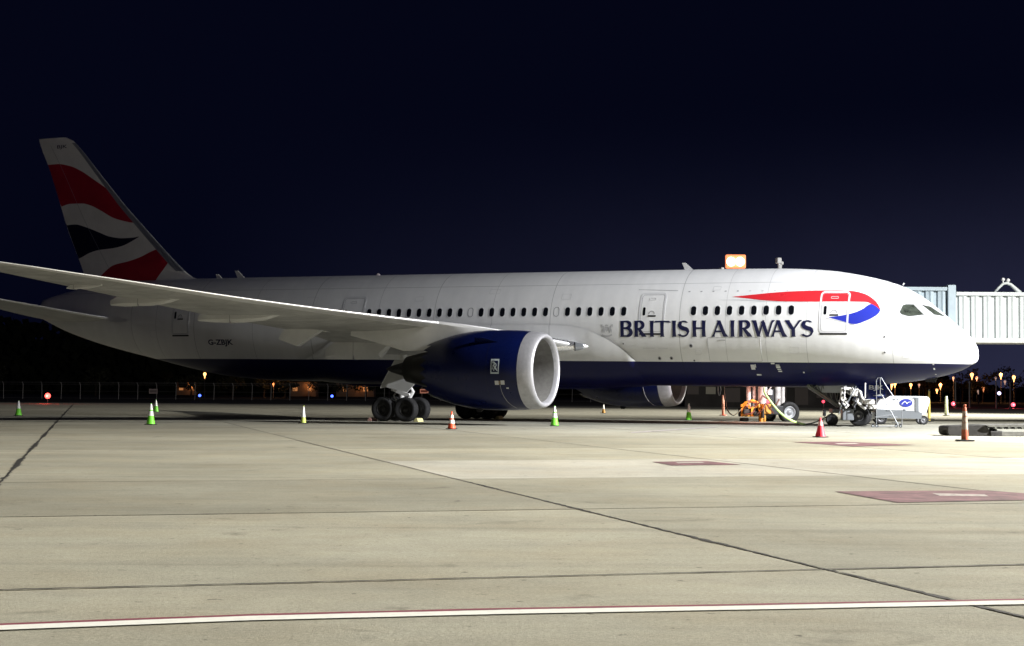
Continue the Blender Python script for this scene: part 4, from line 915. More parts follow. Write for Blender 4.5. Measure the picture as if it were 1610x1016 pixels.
# ================================================================== jet bridges
def corr_panel(w, h):
    """one bay of corrugated steel, facing -y, origin bottom left"""
    bm = bmesh.new(); P = [(0, .07), (w * .16, .07), (w * .26, -.03), (w * .50, -.05), (w * .64, -.10), (w * .72, -.05), (w * .90, -.03), (w * .97, .07), (w, .07)]
    a = [bm.verts.new((x, y, 0)) for x, y in P]; c = [bm.verts.new((x, y, h)) for x, y in P]
    for i in range(len(P) - 1): bm.faces.new((a[i], a[i + 1], c[i + 1], c[i]))
    me = bpy.data.meshes.new('wall_panel'); bm.to_mesh(me); bm.free(); return me
def tunnel(root, x0, x1, y0, dy, z0, z1, mw, mt, pitch=.655):
    me = corr_panel(pitch, z1 - z0 - .42); me.materials.append(mw); n = int(round((x1 - x0) / pitch))
    for side in (0, 1):
        for i in range(n):
            o = bpy.data.objects.new('wall_panel', me); COL.objects.link(o); o.parent = root
            if side == 0: o.location = (x0 + i * pitch, y0, z0 + .24)
            else: o.location = (x0 + (i + 1) * pitch, y0 + dy, z0 + .24); o.rotation_euler.z = math.pi
    X1 = x0 + n * pitch
    bm = bmesh.new(); box(bm, ((x0 + X1) / 2, y0 + dy / 2, z0 + .04), (X1 - x0, dy + .24, .10)); box(bm, ((x0 + X1) / 2, y0 - .06, z0 + .165), (X1 - x0, .14, .15)); box(bm, ((x0 + X1) / 2, y0 + dy + .06, z0 + .165), (X1 - x0, .14, .15)); finish(bm, 'floor_beam', mt, root)
    bm = bmesh.new(); box(bm, ((x0 + X1) / 2, y0 + dy / 2, z1 - .05), (X1 - x0, dy + .30, .10)); box(bm, ((x0 + X1) / 2, y0 - .09, z1 - .145), (X1 - x0, .10, .09)); finish(bm, 'roof', mw, root)
    bm = bmesh.new(); box(bm, ((x0 + X1) / 2, y0 + dy / 2, (z0 + z1) / 2 - .05), (X1 - x0, dy - .2, z1 - z0 - .45)); finish(bm, 'inner_wall', mt, root)
    return X1
jb = empty('jet_bridge', (20.5, 85.7, 0), 'corrugated jet bridge, blue-grey then off-white, reaching past the aircraft nose to the right', 'jet bridge')
tunnel(jb, -3.4, 3.2, .35, 2.7, 4.35, 7.42, BRIDGEB, BRIDGEB, .66)
bm = bmesh.new(); box(bm, (3.44, 1.7, 5.93), (.44, 3.1, 3.22), None, .03); finish(bm, 'tunnel_collar', BRIDGEB, jb)
tunnel(jb, 3.68, 20.5, .30, 2.6, 4.42, 7.16, BRIDGEW, BRIDGET, .665)
bm = bmesh.new(); tube(bm, [(5.92, .8, 7.16), (6.20, .8, 7.46), (6.42, .8, 7.66), (6.62, .8, 7.70), (6.85, .8, 7.62), (7.10, .8, 7.38), (7.35, .8, 7.16)], [.07, .07, .075, .08, .09, .11, .12], 10); fixn(bm); cb = finish(bm, 'cable_hoop', BRIDGEW, jb, smooth=True)
for dx, dz, r in ((6.42, 7.90, .10), (6.70, 7.86, .10)):
    bm = bmesh.new(); bmesh.ops.create_icosphere(bm, subdivisions=2, radius=r, matrix=Matrix.Translation((dx, .8, dz))); tube(bm, [(dx, .8, 7.68), (dx, .8, dz)], .04, 6); finish(bm, 'roof_lamp', CLOTHW, cb, smooth=True)
# cab against the port door, rotunda pier to the right
bm = bmesh.new(); box(bm, (-3.6, .2, 5.75), (2.6, 4.2, 3.1), Matrix.Rotation(-THETA, 3, 'Z'), .05); finish(bm, 'cab', BRIDGEB, jb)
bm = bmesh.new(); box(bm, (18.6, 1.6, 2.2), (.9, .9, 4.4), None, .03); box(bm, (18.6, 1.6, .15), (1.8, 1.8, .3), None, .03); finish(bm, 'pier', BRIDGET, jb)
bm = bmesh.new(); box(bm, (13.0, 1.0, 2.9), (.35, .35, 3.0)); box(bm, (13.0, 2.4, 2.9), (.35, .35, 3.0)); box(bm, (13.0, 1.7, 1.2), (.5, 3.4, .35), None, .04); fixn(bm); lg = finish(bm, 'drive_column', BRIDGET, jb)
for yy in (.4, 3.0): wheel(Vector((13.0, yy, .6)), (0, 1, 0), .6, .45, lg, 'bogie_wheel', CLOTHW)

jb2 = empty('jet_bridge', (12.6, 88.2, 0), 'second jet bridge behind the fuselage, only its roof lamps and lit yellow drive carriage showing', 'jet bridge', rz=R(20))
tunnel(jb2, -1.6, 26.0, -1.2, 2.6, 4.75, 7.2, BRIDGEW, BRIDGET, .69)
bm = bmesh.new(); box(bm, (-3.0, -.4, 5.9), (3.0, 3.6, 2.7), None, .05); finish(bm, 'cab', BRIDGEW, jb2)
def dc(x, y, D): return jb2.matrix_basis.inverted() @ at(x, y, D)
bpy.context.view_layer.update()
JI = (Matrix.Translation(jb2.location) @ Matrix.Rotation(R(20), 4, 'Z')).inverted()
def J(x, y, D): return JI @ at(x, y, D)
PINK = mat('carriage_pale_paint', (.50, .47, .46), .45, var=.5, vscale=4)
bm = bmesh.new()
for x, r in ((1177, .13), (1186, .10)):
    tube(bm, [J(x, 575, 88.4), J(x, 650, 88.4)], r, 12)
tube(bm, [J(1199, 575, 88.2), J(1199, 644, 88.2)], .26, 16); tube(bm, [J(1222, 575, 89.2), J(1222, 645, 89.2)], .20, 16); tube(bm, [J(1230, 575, 89.6), J(1230, 645, 89.6)], .14, 16)
tube(bm, [J(1196, 632, 88.0), J(1214, 606, 88.0)], .04, 6); fixn(bm); dcx = sharp(finish(bm, 'drive_column', PINK, jb2), 50)
# yellow bumper frame with round lightening holes
bm = bmesh.new()
for (x0, x1, y0, y1) in ((1165, 1180, 636, 655), (1181, 1196, 640, 655)):
    cx, cy = (x0 + x1) / 2, (y0 + y1) / 2
    out = [(x0, y0), (cx, y0 - 1), (x1, y0), (x1, cy), (x1, y1), (cx, y1), (x0, y1), (x0, cy)]
    inn = [(cx + 5.0 * math.cos(R(a)), cy + 7.2 * math.sin(R(a))) for a in (225, 270, 315, 0, 45, 90, 135, 180)]
    fo = [bm.verts.new(J(*q, 87.6)) for q in out]; fi = [bm.verts.new(J(*q, 87.6)) for q in inn]; bo = [bm.verts.new(J(*q, 87.9)) for q in out]; bi = [bm.verts.new(J(*q, 87.9)) for q in inn]
    for k in range(8):
        j = (k + 1) % 8; bm.faces.new((fo[k], fo[j], fi[j], fi[k])); bm.faces.new((fo[k], bo[k], bo[j], fo[j])); bm.faces.new((fi[k], fi[j], bi[j], bi[k])); bm.faces.new((bo[k], bi[k], bi[j], bo[j]))
tube(bm, [J(1166, 640, 87.6), J(1172, 634, 87.6), J(1184, 630, 87.6), J(1192, 634, 87.6), J(1194, 642, 87.6)], .09, 8)
box(bm, J(1203, 643, 87.7), (.52, .5, .55), None, .04); box(bm, J(1196.5, 657, 87.7), (.16, .3, .55), None, .02); box(bm, J(1201, 656, 87.7), (.10, .3, .5), None, .02); fixn(bm); finish(bm, 'yellow_bumper_frame', YELLOW, jb2)
bm = bmesh.new(); box(bm, J(1213, 645, 88.6), (1.0, 1.0, .5), None, .05); box(bm, J(1180, 648, 88.5), (1.3, .5, .5), None, .03); box(bm, J(1170, 660, 88.2), (.4, .4, .22), None, .05); box(bm, J(1208, 625, 88.4), (.55, .4, .9), None, .03); fixn(bm); finish(bm, 'carriage_body', DARKM, jb2)
bm = bmesh.new(); box(bm, J(1210, 617, 88.1), (.26, .2, .3), None, .03); finish(bm, 'control_box', CLOTHW, jb2)
bm = bmesh.new()
for (x0, y0, x1, y1, r) in ((1168, 644, 1178, 630, .04), (1178, 630, 1190, 634, .035), (1186, 640, 1199, 622, .045), (1199, 622, 1209, 628, .04), (1172, 652, 1186, 646, .05), (1192, 650, 1204, 634, .04), (1214, 640, 1225, 628, .05), (1204, 634, 1216, 650, .045)):
    tube(bm, [J(x0, y0, 87.35), J((x0 + x1) / 2 + 1.5, (y0 + y1) / 2 + 2, 87.2), J(x1, y1, 87.35)], r, 6)
fixn(bm); finish(bm, 'hydraulic_hose', mat('rusty_brown_hose', (.10, .035, .02), .6), jb2)
bm = bmesh.new(); box(bm, J(1174, 647, 87.5), (.42, .06, .34), None, .1); box(bm, J(1189, 650, 87.5), (.36, .06, .28), None, .1); box(bm, J(1199, 650, 87.4), (.10, .2, .5)); fixn(bm); finish(bm, 'recess_plate', RUST, jb2)
for x, y, D, r in ((1240, 648.5, 88.6, .60), (1207.5, 651.5, 89.5, .45)):
    wheel(J(x, y, D), (Matrix.Rotation(R(-20), 3, 'Z') @ Vector((-.25, 1, 0))), r, .42, jb2, 'bogie_wheel', mat('bogie_rim', (.30, .31, .33), .5, .2, var=.5, vscale=5), .56)
# roof lamps: an orange housing with two round work lamps, on a post
HOUS = mat('orange_lamp_housing', (.8, .25, .08), .4, emit=(1, .30, .13), es=1.1)  # housing itself emits, standing in for the orange halo of its lamps
bm = bmesh.new(); box(bm, J(1156.5, 411.5, 90), (1.16, .25, .80), Matrix.Rotation(R(-20), 3, 'Z'), .08); lh = finish(bm, 'lamp_housing', HOUS, jb2)
for x in (1149.6, 1163.6):
    bm = bmesh.new(); c = J(x, 411.5, 89.86); lathe(bm, [(0, .255), (.05, .25), (.08, .2), (.09, .01)], c + Vector((0, 0, 0)), (Matrix.Rotation(R(-20), 3, 'Z') @ Vector((0, -1, 0))), 20, cap0=True); fixn(bm); finish(bm, 'work_lamp', LAMPW, lh, smooth=True)
bm = bmesh.new(); tube(bm, [J(1153, 420, 90.1), J(1153, 470, 90.1)], .06, 8); tube(bm, [J(1162, 420, 90.1), J(1162, 470, 90.1)], .06, 8); finish(bm, 'lamp_post', BRIDGET, jb2)
bm = bmesh.new(); tube(bm, [J(1225, 414, 91), J(1225, 470, 91)], .09, 8); tube(bm, [J(1227.5, 416, 91), J(1227.5, 470, 91)], .07, 8); box(bm, J(1224, 410, 91), (.30, .3, .34), None, .06); bmesh.ops.create_icosphere(bm, subdivisions=2, radius=.12, matrix=Matrix.Translation(J(1229, 414, 91))); fixn(bm); finish(bm, 'roof_camera', CLOTHW, jb2)
bm = bmesh.new(); box(bm, J(1134.5, 423.2, 90), (.16, .3, .16)); finish(bm, 'roof_junction_box', CLOTHW, jb2)
point('carriage_work_light', at(1180, 626, 86.6), 130, (1.0, 0.42, 0.30), .12)
bm = bmesh.new(); bmesh.ops.create_icosphere(bm, subdivisions=2, radius=.11, matrix=Matrix.Translation(J(1207.5, 631.5, 87.5))); finish(bm, 'beacon', LAMPR, jb2, smooth=True)

# ================================================================== ground equipment
# white ground power unit
GX, GD = 19.55, 81.6
gpu = empty('ground_power_cart', (19.4, 82.2, 0), 'white ground power cart with grey skirt and blue oval badge beside the nose wheel', 'power cart', rz=R(-6))
GI = (Matrix.Translation(gpu.location) @ Matrix.Rotation(R(-6), 4, 'Z')).inverted()
body = [(-.42, .62), (-.42, 1.05), (-.18, 1.42), (.05, 1.49), (2.15, 1.47), (2.27, 1.40), (2.28, 1.2), (2.10, .62), (2.05, .50), (1.7, .50)]
bm = bmesh.new(); prism(bm, [(x, 0, z) for x, z in body], (0, 1, 0), 1.35); fixn(bm); bmesh.ops.bevel(bm, geom=bm.edges[:], offset=.035, segments=2, affect='EDGES'); finish(bm, 'cart_body', CLOTHW, gpu)
bm = bmesh.new(); prism(bm, [(-.45, -.02, .34), (1.85, -.02, .30), (1.9, -.02, .62), (1.55, -.02, .72), (-.45, -.02, .80)], (0, 1, 0), 1.39); box(bm, (1.63, -.025, 1.05), (.18, .05, .75)); fixn(bm); finish(bm, 'cart_skirt', GSEG, gpu)
bm = bmesh.new(); lathe(bm, [(0, .01), (0, .21), (-.01, .21)], (0, 0, 0), (0, 1, 0), 32); bmesh.ops.transform(bm, matrix=Matrix.Translation((1.07, -.03, 1.13)) @ Matrix.Diagonal((1.55, 1, 1, 1)), verts=bm.verts); fixn(bm); bd = finish(bm, 'oval_badge', mat('badge_blue', (.02, .03, .24), .4), gpu)
bm = bmesh.new()
for k, (a, c, z0, z1) in enumerate(((-.22, -.06, -.08, .06), (-.08, .06, .08, -.06), (.02, .24, -.04, .05))): tube(bm, [(1.07 + a, -.045, 1.13 + z0), (1.07 + (a + c) / 2, -.045, 1.13 + (z0 + z1) / 2 + .03), (1.07 + c, -.045, 1.13 + z1)], .016, 5)
finish(bm, 'badge_script', CLOTHW, bd)
for x, z, r in ((-.18, .30, .30), (1.98, .24, .24)):
    for yy in (.12, 1.22): wheel(Vector((x, yy, r)), (0, 1, 0), r, .18, gpu, 'wheel', mat('cart_hub', (.16, .16, .17), .5, .3), .55)
bm = bmesh.new(); box(bm, (.55, -.03, 1.3), (.3, .02, .05)); box(bm, (1.0, -.03, .78), (.12, .03, .06)); box(bm, (1.5, -.035, 1.40), (.14, .03, .05)); finish(bm, 'cart_latch', GSEG, gpu)
bm = bmesh.new(); tube(bm, [(2.1, .65, .3), (2.55, .65, .28), (2.62, .65, .3)], .035, 6); finish(bm, 'tow_bar', DARKM, gpu)
bm = bmesh.new(); tube(bm, [(-.5, .3, .35), (-.75, .3, .3), (-.8, .3, .7), (-.75, .3, .95), (-.45, .3, 1.0)], .05, 8); box(bm, (-.65, .5, .9), (.55, .5, .2), None, .06); box(bm, (-.62, .4, .45), (.3, .5, .35), None, .05); finish(bm, 'hose_locker', CLOTHW, gpu)

# maintenance steps
st = empty('maintenance_steps', (18.2, 75.6, 0), 'silver wheeled aluminium steps with tall handrails in front of the white cart', 'steps')
SI = Matrix.Translation((-18.2, -75.6, 0))
def s_(x, y, D): return SI @ at(x, y, D)
bm = bmesh.new()
for D in (75.0, 75.9):
    tube(bm, [s_(1378, 668, D), s_(1378, 598, D), s_(1380, 594.5, D), s_(1384, 594, D), s_(1384, 621, D)], .017, 6)
    tube(bm, [s_(1386, 594.5, D), s_(1392, 605, D), s_(1408, 628, D), s_(1411.5, 633, D)], .019, 6)
    tube(bm, [s_(1384, 594, D), s_(1386, 594.5, D)], .017, 6)
    tube(bm, [s_(1378, 622, D), s_(1386, 620, D), s_(1390, 627, D), s_(1412, 668, D)], .022, 6)
    tube(bm, [s_(1372, 671, D), s_(1418, 669, D)], .02, 6); tube(bm, [s_(1376, 656, D), s_(1402, 652, D)], .02, 6)
    tube(bm, [s_(1398, 645, D), s_(1418, 645, D), s_(1418, 668, D)], .02, 6)
for q in range(5):
    x, y = 1389 + q * 5.0, 628 + q * 9.2; tube(bm, [s_(x, y, 75.0), s_(x, y, 75.9)], .02, 6)
tube(bm, [s_(1378, 597, 75.0), s_(1378, 597, 75.9)], .017, 6); tube(bm, [s_(1384, 594, 75.0), s_(1384, 594, 75.9)], .017, 6)
finish(bm, 'ladder_frame', mat('ladder_aluminium', (.30, .31, .32), .45, .5), st)
bm = bmesh.new()
for q in range(5):
    x, y = 1389 + q * 5.0, 628 + q * 9.2; p = s_(x, y, 75.45); box(bm, p, (.22, .85, .03))
box(bm, s_(1381, 622, 75.45), (.28, .9, .04)); finish(bm, 'tread', STEELG, st)
for x, y, D in ((1372.5, 674, 75.0), (1378.5, 673.6, 75.0), (1409, 672, 75.0), (1416, 673, 75.0)):
    wheel(s_(x, y, D) * Vector((1, 1, 0)).x if False else Vector((s_(x, y, D).x, s_(x, y, D).y, .075)), (0, 1, 0), .075, .05, st, 'caster', STEELG)

# belt conveyor leaning up beside the nose gear
bl = empty('conveyor_ramp', (14.6, 77.4, 0), 'grey lattice conveyor ramp sloping up under the fuselage left of the nose wheel', 'conveyor')
BI = Matrix.Translation((-14.6, -77.4, 0)); b_ = lambda x, y, D: BI @ at(x, y, D)
bm = bmesh.new()
for D in (77.5, 78.3):
    tube(bm, [b_(1270, 605, D), b_(1338, 650, D)], .075, 4); tube(bm, [b_(1276, 602, D), b_(1322, 606, D)], .04, 4)
    for q in range(6):
        x = 1276 + q * 8.5; tube(bm, [b_(x, 604, D), b_(x + 6, 604 + (x - 1262) * .62, D)], .022, 4); tube(bm, [b_(x + 8.5, 604, D), b_(x + 6, 604 + (x - 1262) * .62, D)], .018, 4)
fixn(bm); finish(bm, 'lattice_side', mat('lattice_grey_green', (.15, .155, .135), .6, .2, var=.3, vscale=4), bl)
bm = bmesh.new(); P = [b_(1270, 609, 77.55), b_(1337, 653, 77.55), b_(1337, 655, 78.25), b_(1270, 611, 78.25)]; prism(bm, P, (0, 0, 1), .05); fixn(bm); finish(bm, 'belt', GSEG, bl)
bm = bmesh.new(); box(bm, b_(1322, 646, 78.1), (1.0, .9, .22), None, .04); finish(bm, 'ramp_chassis', GSEG, bl)
for D in (77.6, 78.4):
    p = b_(1308, 650, D); wheel(Vector((p.x, p.y, .30)), (0, 1, 0), .30, .2, bl, 'wheel', DARKM)
for q in range(2):
    p = b_(1294.5, 631.5, 77.3)
bm = bmesh.new(); bmesh.ops.create_icosphere(bm, subdivisions=2, radius=.075, matrix=Matrix.Translation(p)); finish(bm, 'marker_lamp', LAMPR, bl, smooth=True)
bm = bmesh.new(); tube(bm, [p + Vector((.05, 0, -.75)), p + Vector((.02, 0, -.08))], .02, 6); box(bm, p + Vector((.05, 0, -.55)), (.14, .12, .3)); finish(bm, 'lamp_stalk', DARKM, bl)
# hose reel cabinet and hanging hoses behind the nose leg
hc = empty('service_hose_rack', (16.4, 75.8, 0), 'jumble of white service hoses and boxes hanging by the nose gear doors', 'hose rack')
HI = Matrix.Translation((-16.4, -75.8, 0)); h_ = lambda x, y, D: HI @ at(x, y, D)
rnd = random.Random(5); HW = mat('scuffed_white_hose', (.66, .64, .60), .5, var=.35, vscale=6)
for k, (x, y, w_, h_2) in enumerate(((1325, 620, .22, .60), (1343, 617, .34, .36), (1332, 611, .40, .14), (1329, 636, .30, .16))):
    bm = bmesh.new(); box(bm, h_(x, y, 75.7 + .1 * k), (w_, .22, h_2), Matrix.Rotation(rnd.uniform(-.25, .25), 3, 'Y'), .05); fixn(bm); finish(bm, 'hose_box', HW, hc, smooth=False)
for k in range(11):
    x0 = rnd.uniform(1321, 1348); y0 = rnd.uniform(608, 630); D = rnd.uniform(75.5, 76.1); r = rnd.uniform(.035, .075); P = [h_(x0, y0, D)]
    for q in range(3): x0 += rnd.uniform(-6, 7); y0 += rnd.uniform(3, 7); P.append(h_(x0, y0, D + rnd.uniform(-.15, .15)))
    bm = bmesh.new(); tube(bm, P, r, 7); fixn(bm); finish(bm, 'service_hose', HW if k % 3 else DARKM, hc, smooth=True)
bm = bmesh.new(); tube(bm, [h_(1319, 652, 75.9), h_(1330, 606, 75.9)], .03, 6); tube(bm, [h_(1328, 642, 75.6), h_(1346, 607, 75.6)], .03, 6); finish(bm, 'rack_frame', GSEG, hc)
bm = bmesh.new(); tube(bm, [h_(1360.5, 602, 74.9), h_(1360, 626, 74.9)], .035, 6); finish(bm, 'white_pipe', HW, hc); bm = bmesh.new()
box(bm, h_(1332, 652, 76.2), (.55, .5, .55), None, .04); finish(bm, 'rack_locker', GSEG, hc)
bm = bmesh.new(); box(bm, h_(1366, 632, 76.4), (.5, .5, .26), None, .08); box(bm, h_(1372, 640, 76.5), (.45, .4, .2), None, .05); fixn(bm); finish(bm, 'hose_box', HW, hc)

# cables
def cable(name, pts, r, m, label):
    P = []
    V = [at(*p) for p in pts]
    for i in range(len(V) - 1):
        p0, p1, p2, p3 = V[max(i - 1, 0)], V[i], V[i + 1], V[min(i + 2, len(V) - 1)]
        for k in range(6):
            q = k / 6; P.append(0.5 * ((2 * p1) + (p2 - p0) * q + (2 * p0 - 5 * p1 + 4 * p2 - p3) * q * q + (3 * p1 - p0 - 3 * p2 + p3) * q ** 3))
    P.append(V[-1]); bm = bmesh.new(); tube(bm, P, r, 8); fixn(bm); return tag(finish(bm, name, m, None, smooth=True), label, 'hose')
cable('green_hose', [(1202, 610.5, 76.6), (1203, 619, 76.0), (1215, 636, 75.8), (1230, 652, 76.0), (1248, 663, 76.8), (1266, 667.5, 79)], .055, HOSEG, 'thick lime green hose sagging from the belly to the ground by the yellow carriage')
cable('ground_cable', [(1266, 667.5, 79), (1280, 664.5, 79.8), (1294, 658.5, 80.6), (1308, 650, 80.5), (1322, 636, 79.6)], .034, HOSED, 'dark cable rising from the green hose to the conveyor by the nose gear')
cable('dark_cable', [(1138, 606, 84), (1139, 625, 84.5), (1144, 645, 85.5), (1152, 653, 86.5), (1158, 650.5, 87), (1165, 644, 87.4)], .036, HOSED, 'dark cable looping from the belly to the yellow carriage')
cable('grey_hose', [(1129, 606, 84), (1129, 616, 84), (1131, 622, 84), (1133, 615, 84), (1133, 606, 84)], .03, GREYP, 'short grey hose loop hanging under the belly left of the dark cable')

# low dark dolly on the right
dl = empty('cargo_dolly', (18.6, 61.0, 0), 'low grimy dark steel cargo dolly with tow end behind the tall orange cone', 'dolly')
DI = Matrix.Translation((-18.6, -61.0, 0)); d_ = lambda x, y, D: DI @ at(x, y, D)
bm = bmesh.new(); prism(bm, [d_(x, y, 60.4) for x, y in ((1490, 672), (1493, 670), (1503, 669.5), (1548, 668), (1553, 673), (1560, 682), (1553, 686), (1493, 685), (1490, 681))], (0, 1, 0), 1.3); fixn(bm); bmesh.ops.bevel(bm, geom=bm.edges[:], offset=.02, segments=1, affect='EDGES'); finish(bm, 'tow_end_beam', RUST, dl)
bm = bmesh.new(); box(bm, d_(1486, 678.5, 60.8), (.22, .12, .07), None, .02); box(bm, d_(1491, 686, 60.6), (.10, .3, .2)); finish(bm, 'tow_hitch', RUST, dl)
bm = bmesh.new(); prism(bm, [d_(1549, 668.5, 60.3), d_(1660, 667.3, 60.3), d_(1660, 671.5, 60.3), d_(1556, 671.5, 60.3)], (0, 1, 0), 1.9); fixn(bm); finish(bm, 'deck', GRIME2, dl)
for k in range(9):
    bm = bmesh.new(); a = d_(1566 + k * 10.5, 673, 60.35); tube(bm, [a, a + Vector((0, 1.8, 0))], .05, 8); finish(bm, 'roller', STEELG, dl)
bm = bmesh.new(); box(bm, d_(1612, 682.5, 60.4), (2.6, .1, .16)); box(bm, d_(1612, 682.5, 62.2), (2.6, .1, .16)); finish(bm, 'side_rail', GRIME2, dl)
bm = bmesh.new(); box(bm, d_(1604, 687, 60.5), (2.5, .12, .12)); box(bm, d_(1566, 684, 60.42), (.5, .15, .32), None, .05); finish(bm, 'chassis_rail', RUST, dl)
for x in (1561, 1640):
    for D in (60.6, 62.0): p = d_(x, 688, D); wheel(Vector((p.x, p.y, .16)), (0, 1, 0), .16, .12, dl, 'wheel', RUST)

# ================================================================== cones and marker posts
def cone_parts(root, h, m, mc, c0, c1, rb=.19, base=.42):
    bm = bmesh.new(); r = lambda z: rb + (.028 - rb) * ((z - .03) / (h - .03)) ** .95 if z > .03 else rb
    lathe(bm, [(.03, rb), (h * .25, r(h * .25)), (h * .5, r(h * .5)), (h * .75, r(h * .75)), (h - .02, r(h - .02)), (h, .022), (h - .01, .01)], (0, 0, 0), (0, 0, 1), 24); fixn(bm); finish(bm, 'cone_body', m, root, smooth=True)
    for a, c in zip(c0, c1):
        bm = bmesh.new(); lathe(bm, [(h * a, r(h * a) + .005), (h * c, r(h * c) + .005)], (0, 0, 0), (0, 0, 1), 24); fixn(bm); finish(bm, 'reflective_collar', mc, root, smooth=True)
    bm = bmesh.new(); box(bm, (0, 0, .018), (base, base, .03), None, .008); finish(bm, 'cone_base', BLACKR, root)
def gxy(x, y):
    a, b2 = gpt(x, y, 0); return a, b2
lime_spots = [((29, 654), .88, 'lime cone with pale top at the far left of the apron'), ((237, 668), .95, 'larger of the two lime cones standing close together at left, the front one'),
              ((245, 648), .86, 'pale lime cone just behind the front lime cone at left'), ((872, 670), .93, 'lime cone with white collar in front of the near engine intake'),
              ((1083, 661), .97, 'lime cone with pale top below the far engine intake')]
for i, ((x, y), h, lab) in enumerate(lime_spots):
    gx, gy = gxy(x, y); o = empty('traffic_cone', (gx, gy, .006), lab, 'cone', 'lime and orange cones around the aircraft', rz=random.uniform(0, 1.5))
    cone_parts(o, h, LIME, REFL, (.42, .70), (.64, .97)) if i in (1, 3) else cone_parts(o, h, LIME, REFL, (.48,), (.98,))
for (x, y), h, mm, c0, c1, mc, lab, rb in (((477, 666), .84, mat('yellow_lime_plastic', (.62, .72, .16), .5), (.35,), (.95,), REFL, 'slim yellowish cone with white collar standing alone under the wing', .13),
                                 ((710, 675), .74, ORANGE, (.32, .62), (.52, .80), REFL, 'small orange and white cone in front of the main wheels', .17),
                                 ((1290, 688), .70, mat('red_cone_plastic', (.80, .03, .06), .5, var=.1), (.60,), (.82,), mat('pinkish_collar', (.80, .45, .45), .5), 'bright red cone in front of the nose gear hoses', .19),
                                 ((949, 650), .66, YELLOW, (.5,), (.98,), REFL, 'tiny yellow cone with white top beyond the far engine', .13),
                                 ((1331, 656), .5, ORANGE, (.45,), (.7,), REFL, 'orange cone half hidden behind the nose gear equipment', .2)):
    gx, gy = gxy(x, y); o = empty('traffic_cone', (gx, gy, .006), lab, 'cone', 'lime and orange cones around the aircraft', rz=random.uniform(0, 1.5)); cone_parts(o, h, mm, mc, c0, c1, rb)
# tall slim cone with several scuffed collars
gx, gy = gxy(1517, 694); o = empty('tall_channel_cone', (gx, gy, .006), 'tall slim orange cone with scuffed white collars in front of the dark dolly', 'cone'); h = 1.24
bm = bmesh.new(); lathe(bm, [(.03, .125), (h * .4, .100), (h * .8, .072), (h * .90, .065), (h * .93, .04), (h * .95, .04), (h * .965, .055), (h, .045), (h + .005, .01)], (0, 0, 0), (0, 0, 1), 24); fixn(bm); finish(bm, 'cone_body', ORANGEF, o, smooth=True)
rr_ = lambda z: .125 + (.072 - .125) * (z / h) / .8 + .006
for a, c in ((.32, .50), (.51, .66), (.68, .82)):
    bm = bmesh.new(); lathe(bm, [(h * a, rr_(h * a)), (h * c, rr_(h * c))], (0, 0, 0), (0, 0, 1), 24); fixn(bm); finish(bm, 'reflective_collar', REFLD, o, smooth=True)
bm = bmesh.new(); box(bm, (0, 0, .025), (.52, .52, .05), None, .012); finish(bm, 'cone_base', BLACKR, o)
# marker posts
def post(x, y, h, r, m, mb, lab, topcol=None):
    gx, gy = gxy(x, y); o = empty('marker_post', (gx, gy, .006), lab, 'marker post', 'slim marker posts beyond the nose')
    bm = bmesh.new(); lathe(bm, [(.03, r * 1.25), (h * .5, r * 1.05), (h, r * .85), (h + .02, r * .6), (h + .025, .01)], (0, 0, 0), (0, 0, 1), 16); fixn(bm); finish(bm, 'post_tube', m, o, smooth=True)
    bm = bmesh.new(); lathe(bm, [(0, .28), (.04, .26), (.06, .12), (.06, .01)], (0, 0, 0), (0, 0, 1), 20); fixn(bm); finish(bm, 'post_base', mb, o)
    if topcol: bm = bmesh.new(); lathe(bm, [(h, r * .7), (h + .1, r * .6), (h + .12, .01)], (0, 0, 0), (0, 0, 1), 12); fixn(bm); finish(bm, 'post_cap', topcol, o)
post(1137, 653.5, 1.40, .085, mat('pale_orange_post', (.85, .38, .26), .5), ORANGE, 'pale orange marker post left of the yellow drive carriage')
post(1461, 663, 1.75, .068, mat('pale_yellow_post', (.80, .62, .16), .5), BLACKR, 'tall yellow marker post right of the white power cart', STEELG)
post(1488, 654, 1.42, .11, mat('pale_lime_post', (.74, .80, .52), .5), BLACKR, 'pale lime marker post right of the yellow post')

# ================================================================== the perimeter: fence, lamps, trees
# the apron ends and airfield grass begins (verge)
bm = bmesh.new(); fl = [(x, 205 + 0.10 * x, -.055) for x in range(-400, 620, 20)]
FP = mat('fence_post_steel', (.42, .40, .38), .5, .3)
fence = empty('perimeter_fence', (0, 255, 0), 'long dark chain-link fence with pale steel posts along the far edge of the airfield', 'fence')
bm = bmesh.new(); tube(bm, [(0, 0, 0), (0, 0, 2.35), (-.18, 0, 2.75)], .055, 6); p0 = finish(bm, 'fence_post', FP, fence); first = True
for i in range(-34, 46):
    o = p0 if first else p0.copy()
    if not first: COL.objects.link(o); o.parent = fence
    first = False; o.location = (i * 3.02 + .7, 0.12 * i, -.1 + random.uniform(-.05, .05)); o.rotation_euler = (0, random.uniform(-.02, .03), 0)
bm = bmesh.new()
for z in (.1, 1.2, 2.25, 2.5, 2.62): tube(bm, [(-103, -4.1, z), (137, 5.4, z)], .012, 4)
o = finish(bm, 'fence_wires', FP, fence)
def placard(x, y, D, m, w_, h_2, lab):
    c = at(x, y, D); bm = bmesh.new(); box(bm, (0, 0, 0), (w_, .04, h_2)); o = finish(bm, 'fence_sign', m); o.location = c; tag(o, lab, 'sign')
    bm = bmesh.new(); box(bm, (0, -.03, 0), (w_ * .82, .02, h_2 * .5)); finish(bm, 'sign_band', mat('sign_red_band', (.6, .12, .06), .5) if m.name.startswith('orange') else mat('sign_grey_band', (.30, .24, .23), .5), o)
placard(241, 615.3, 251.5, mat('pale_sign', (.62, .50, .46), .5), 1.35, .75, 'pale rectangular sign on the fence left of the tail')
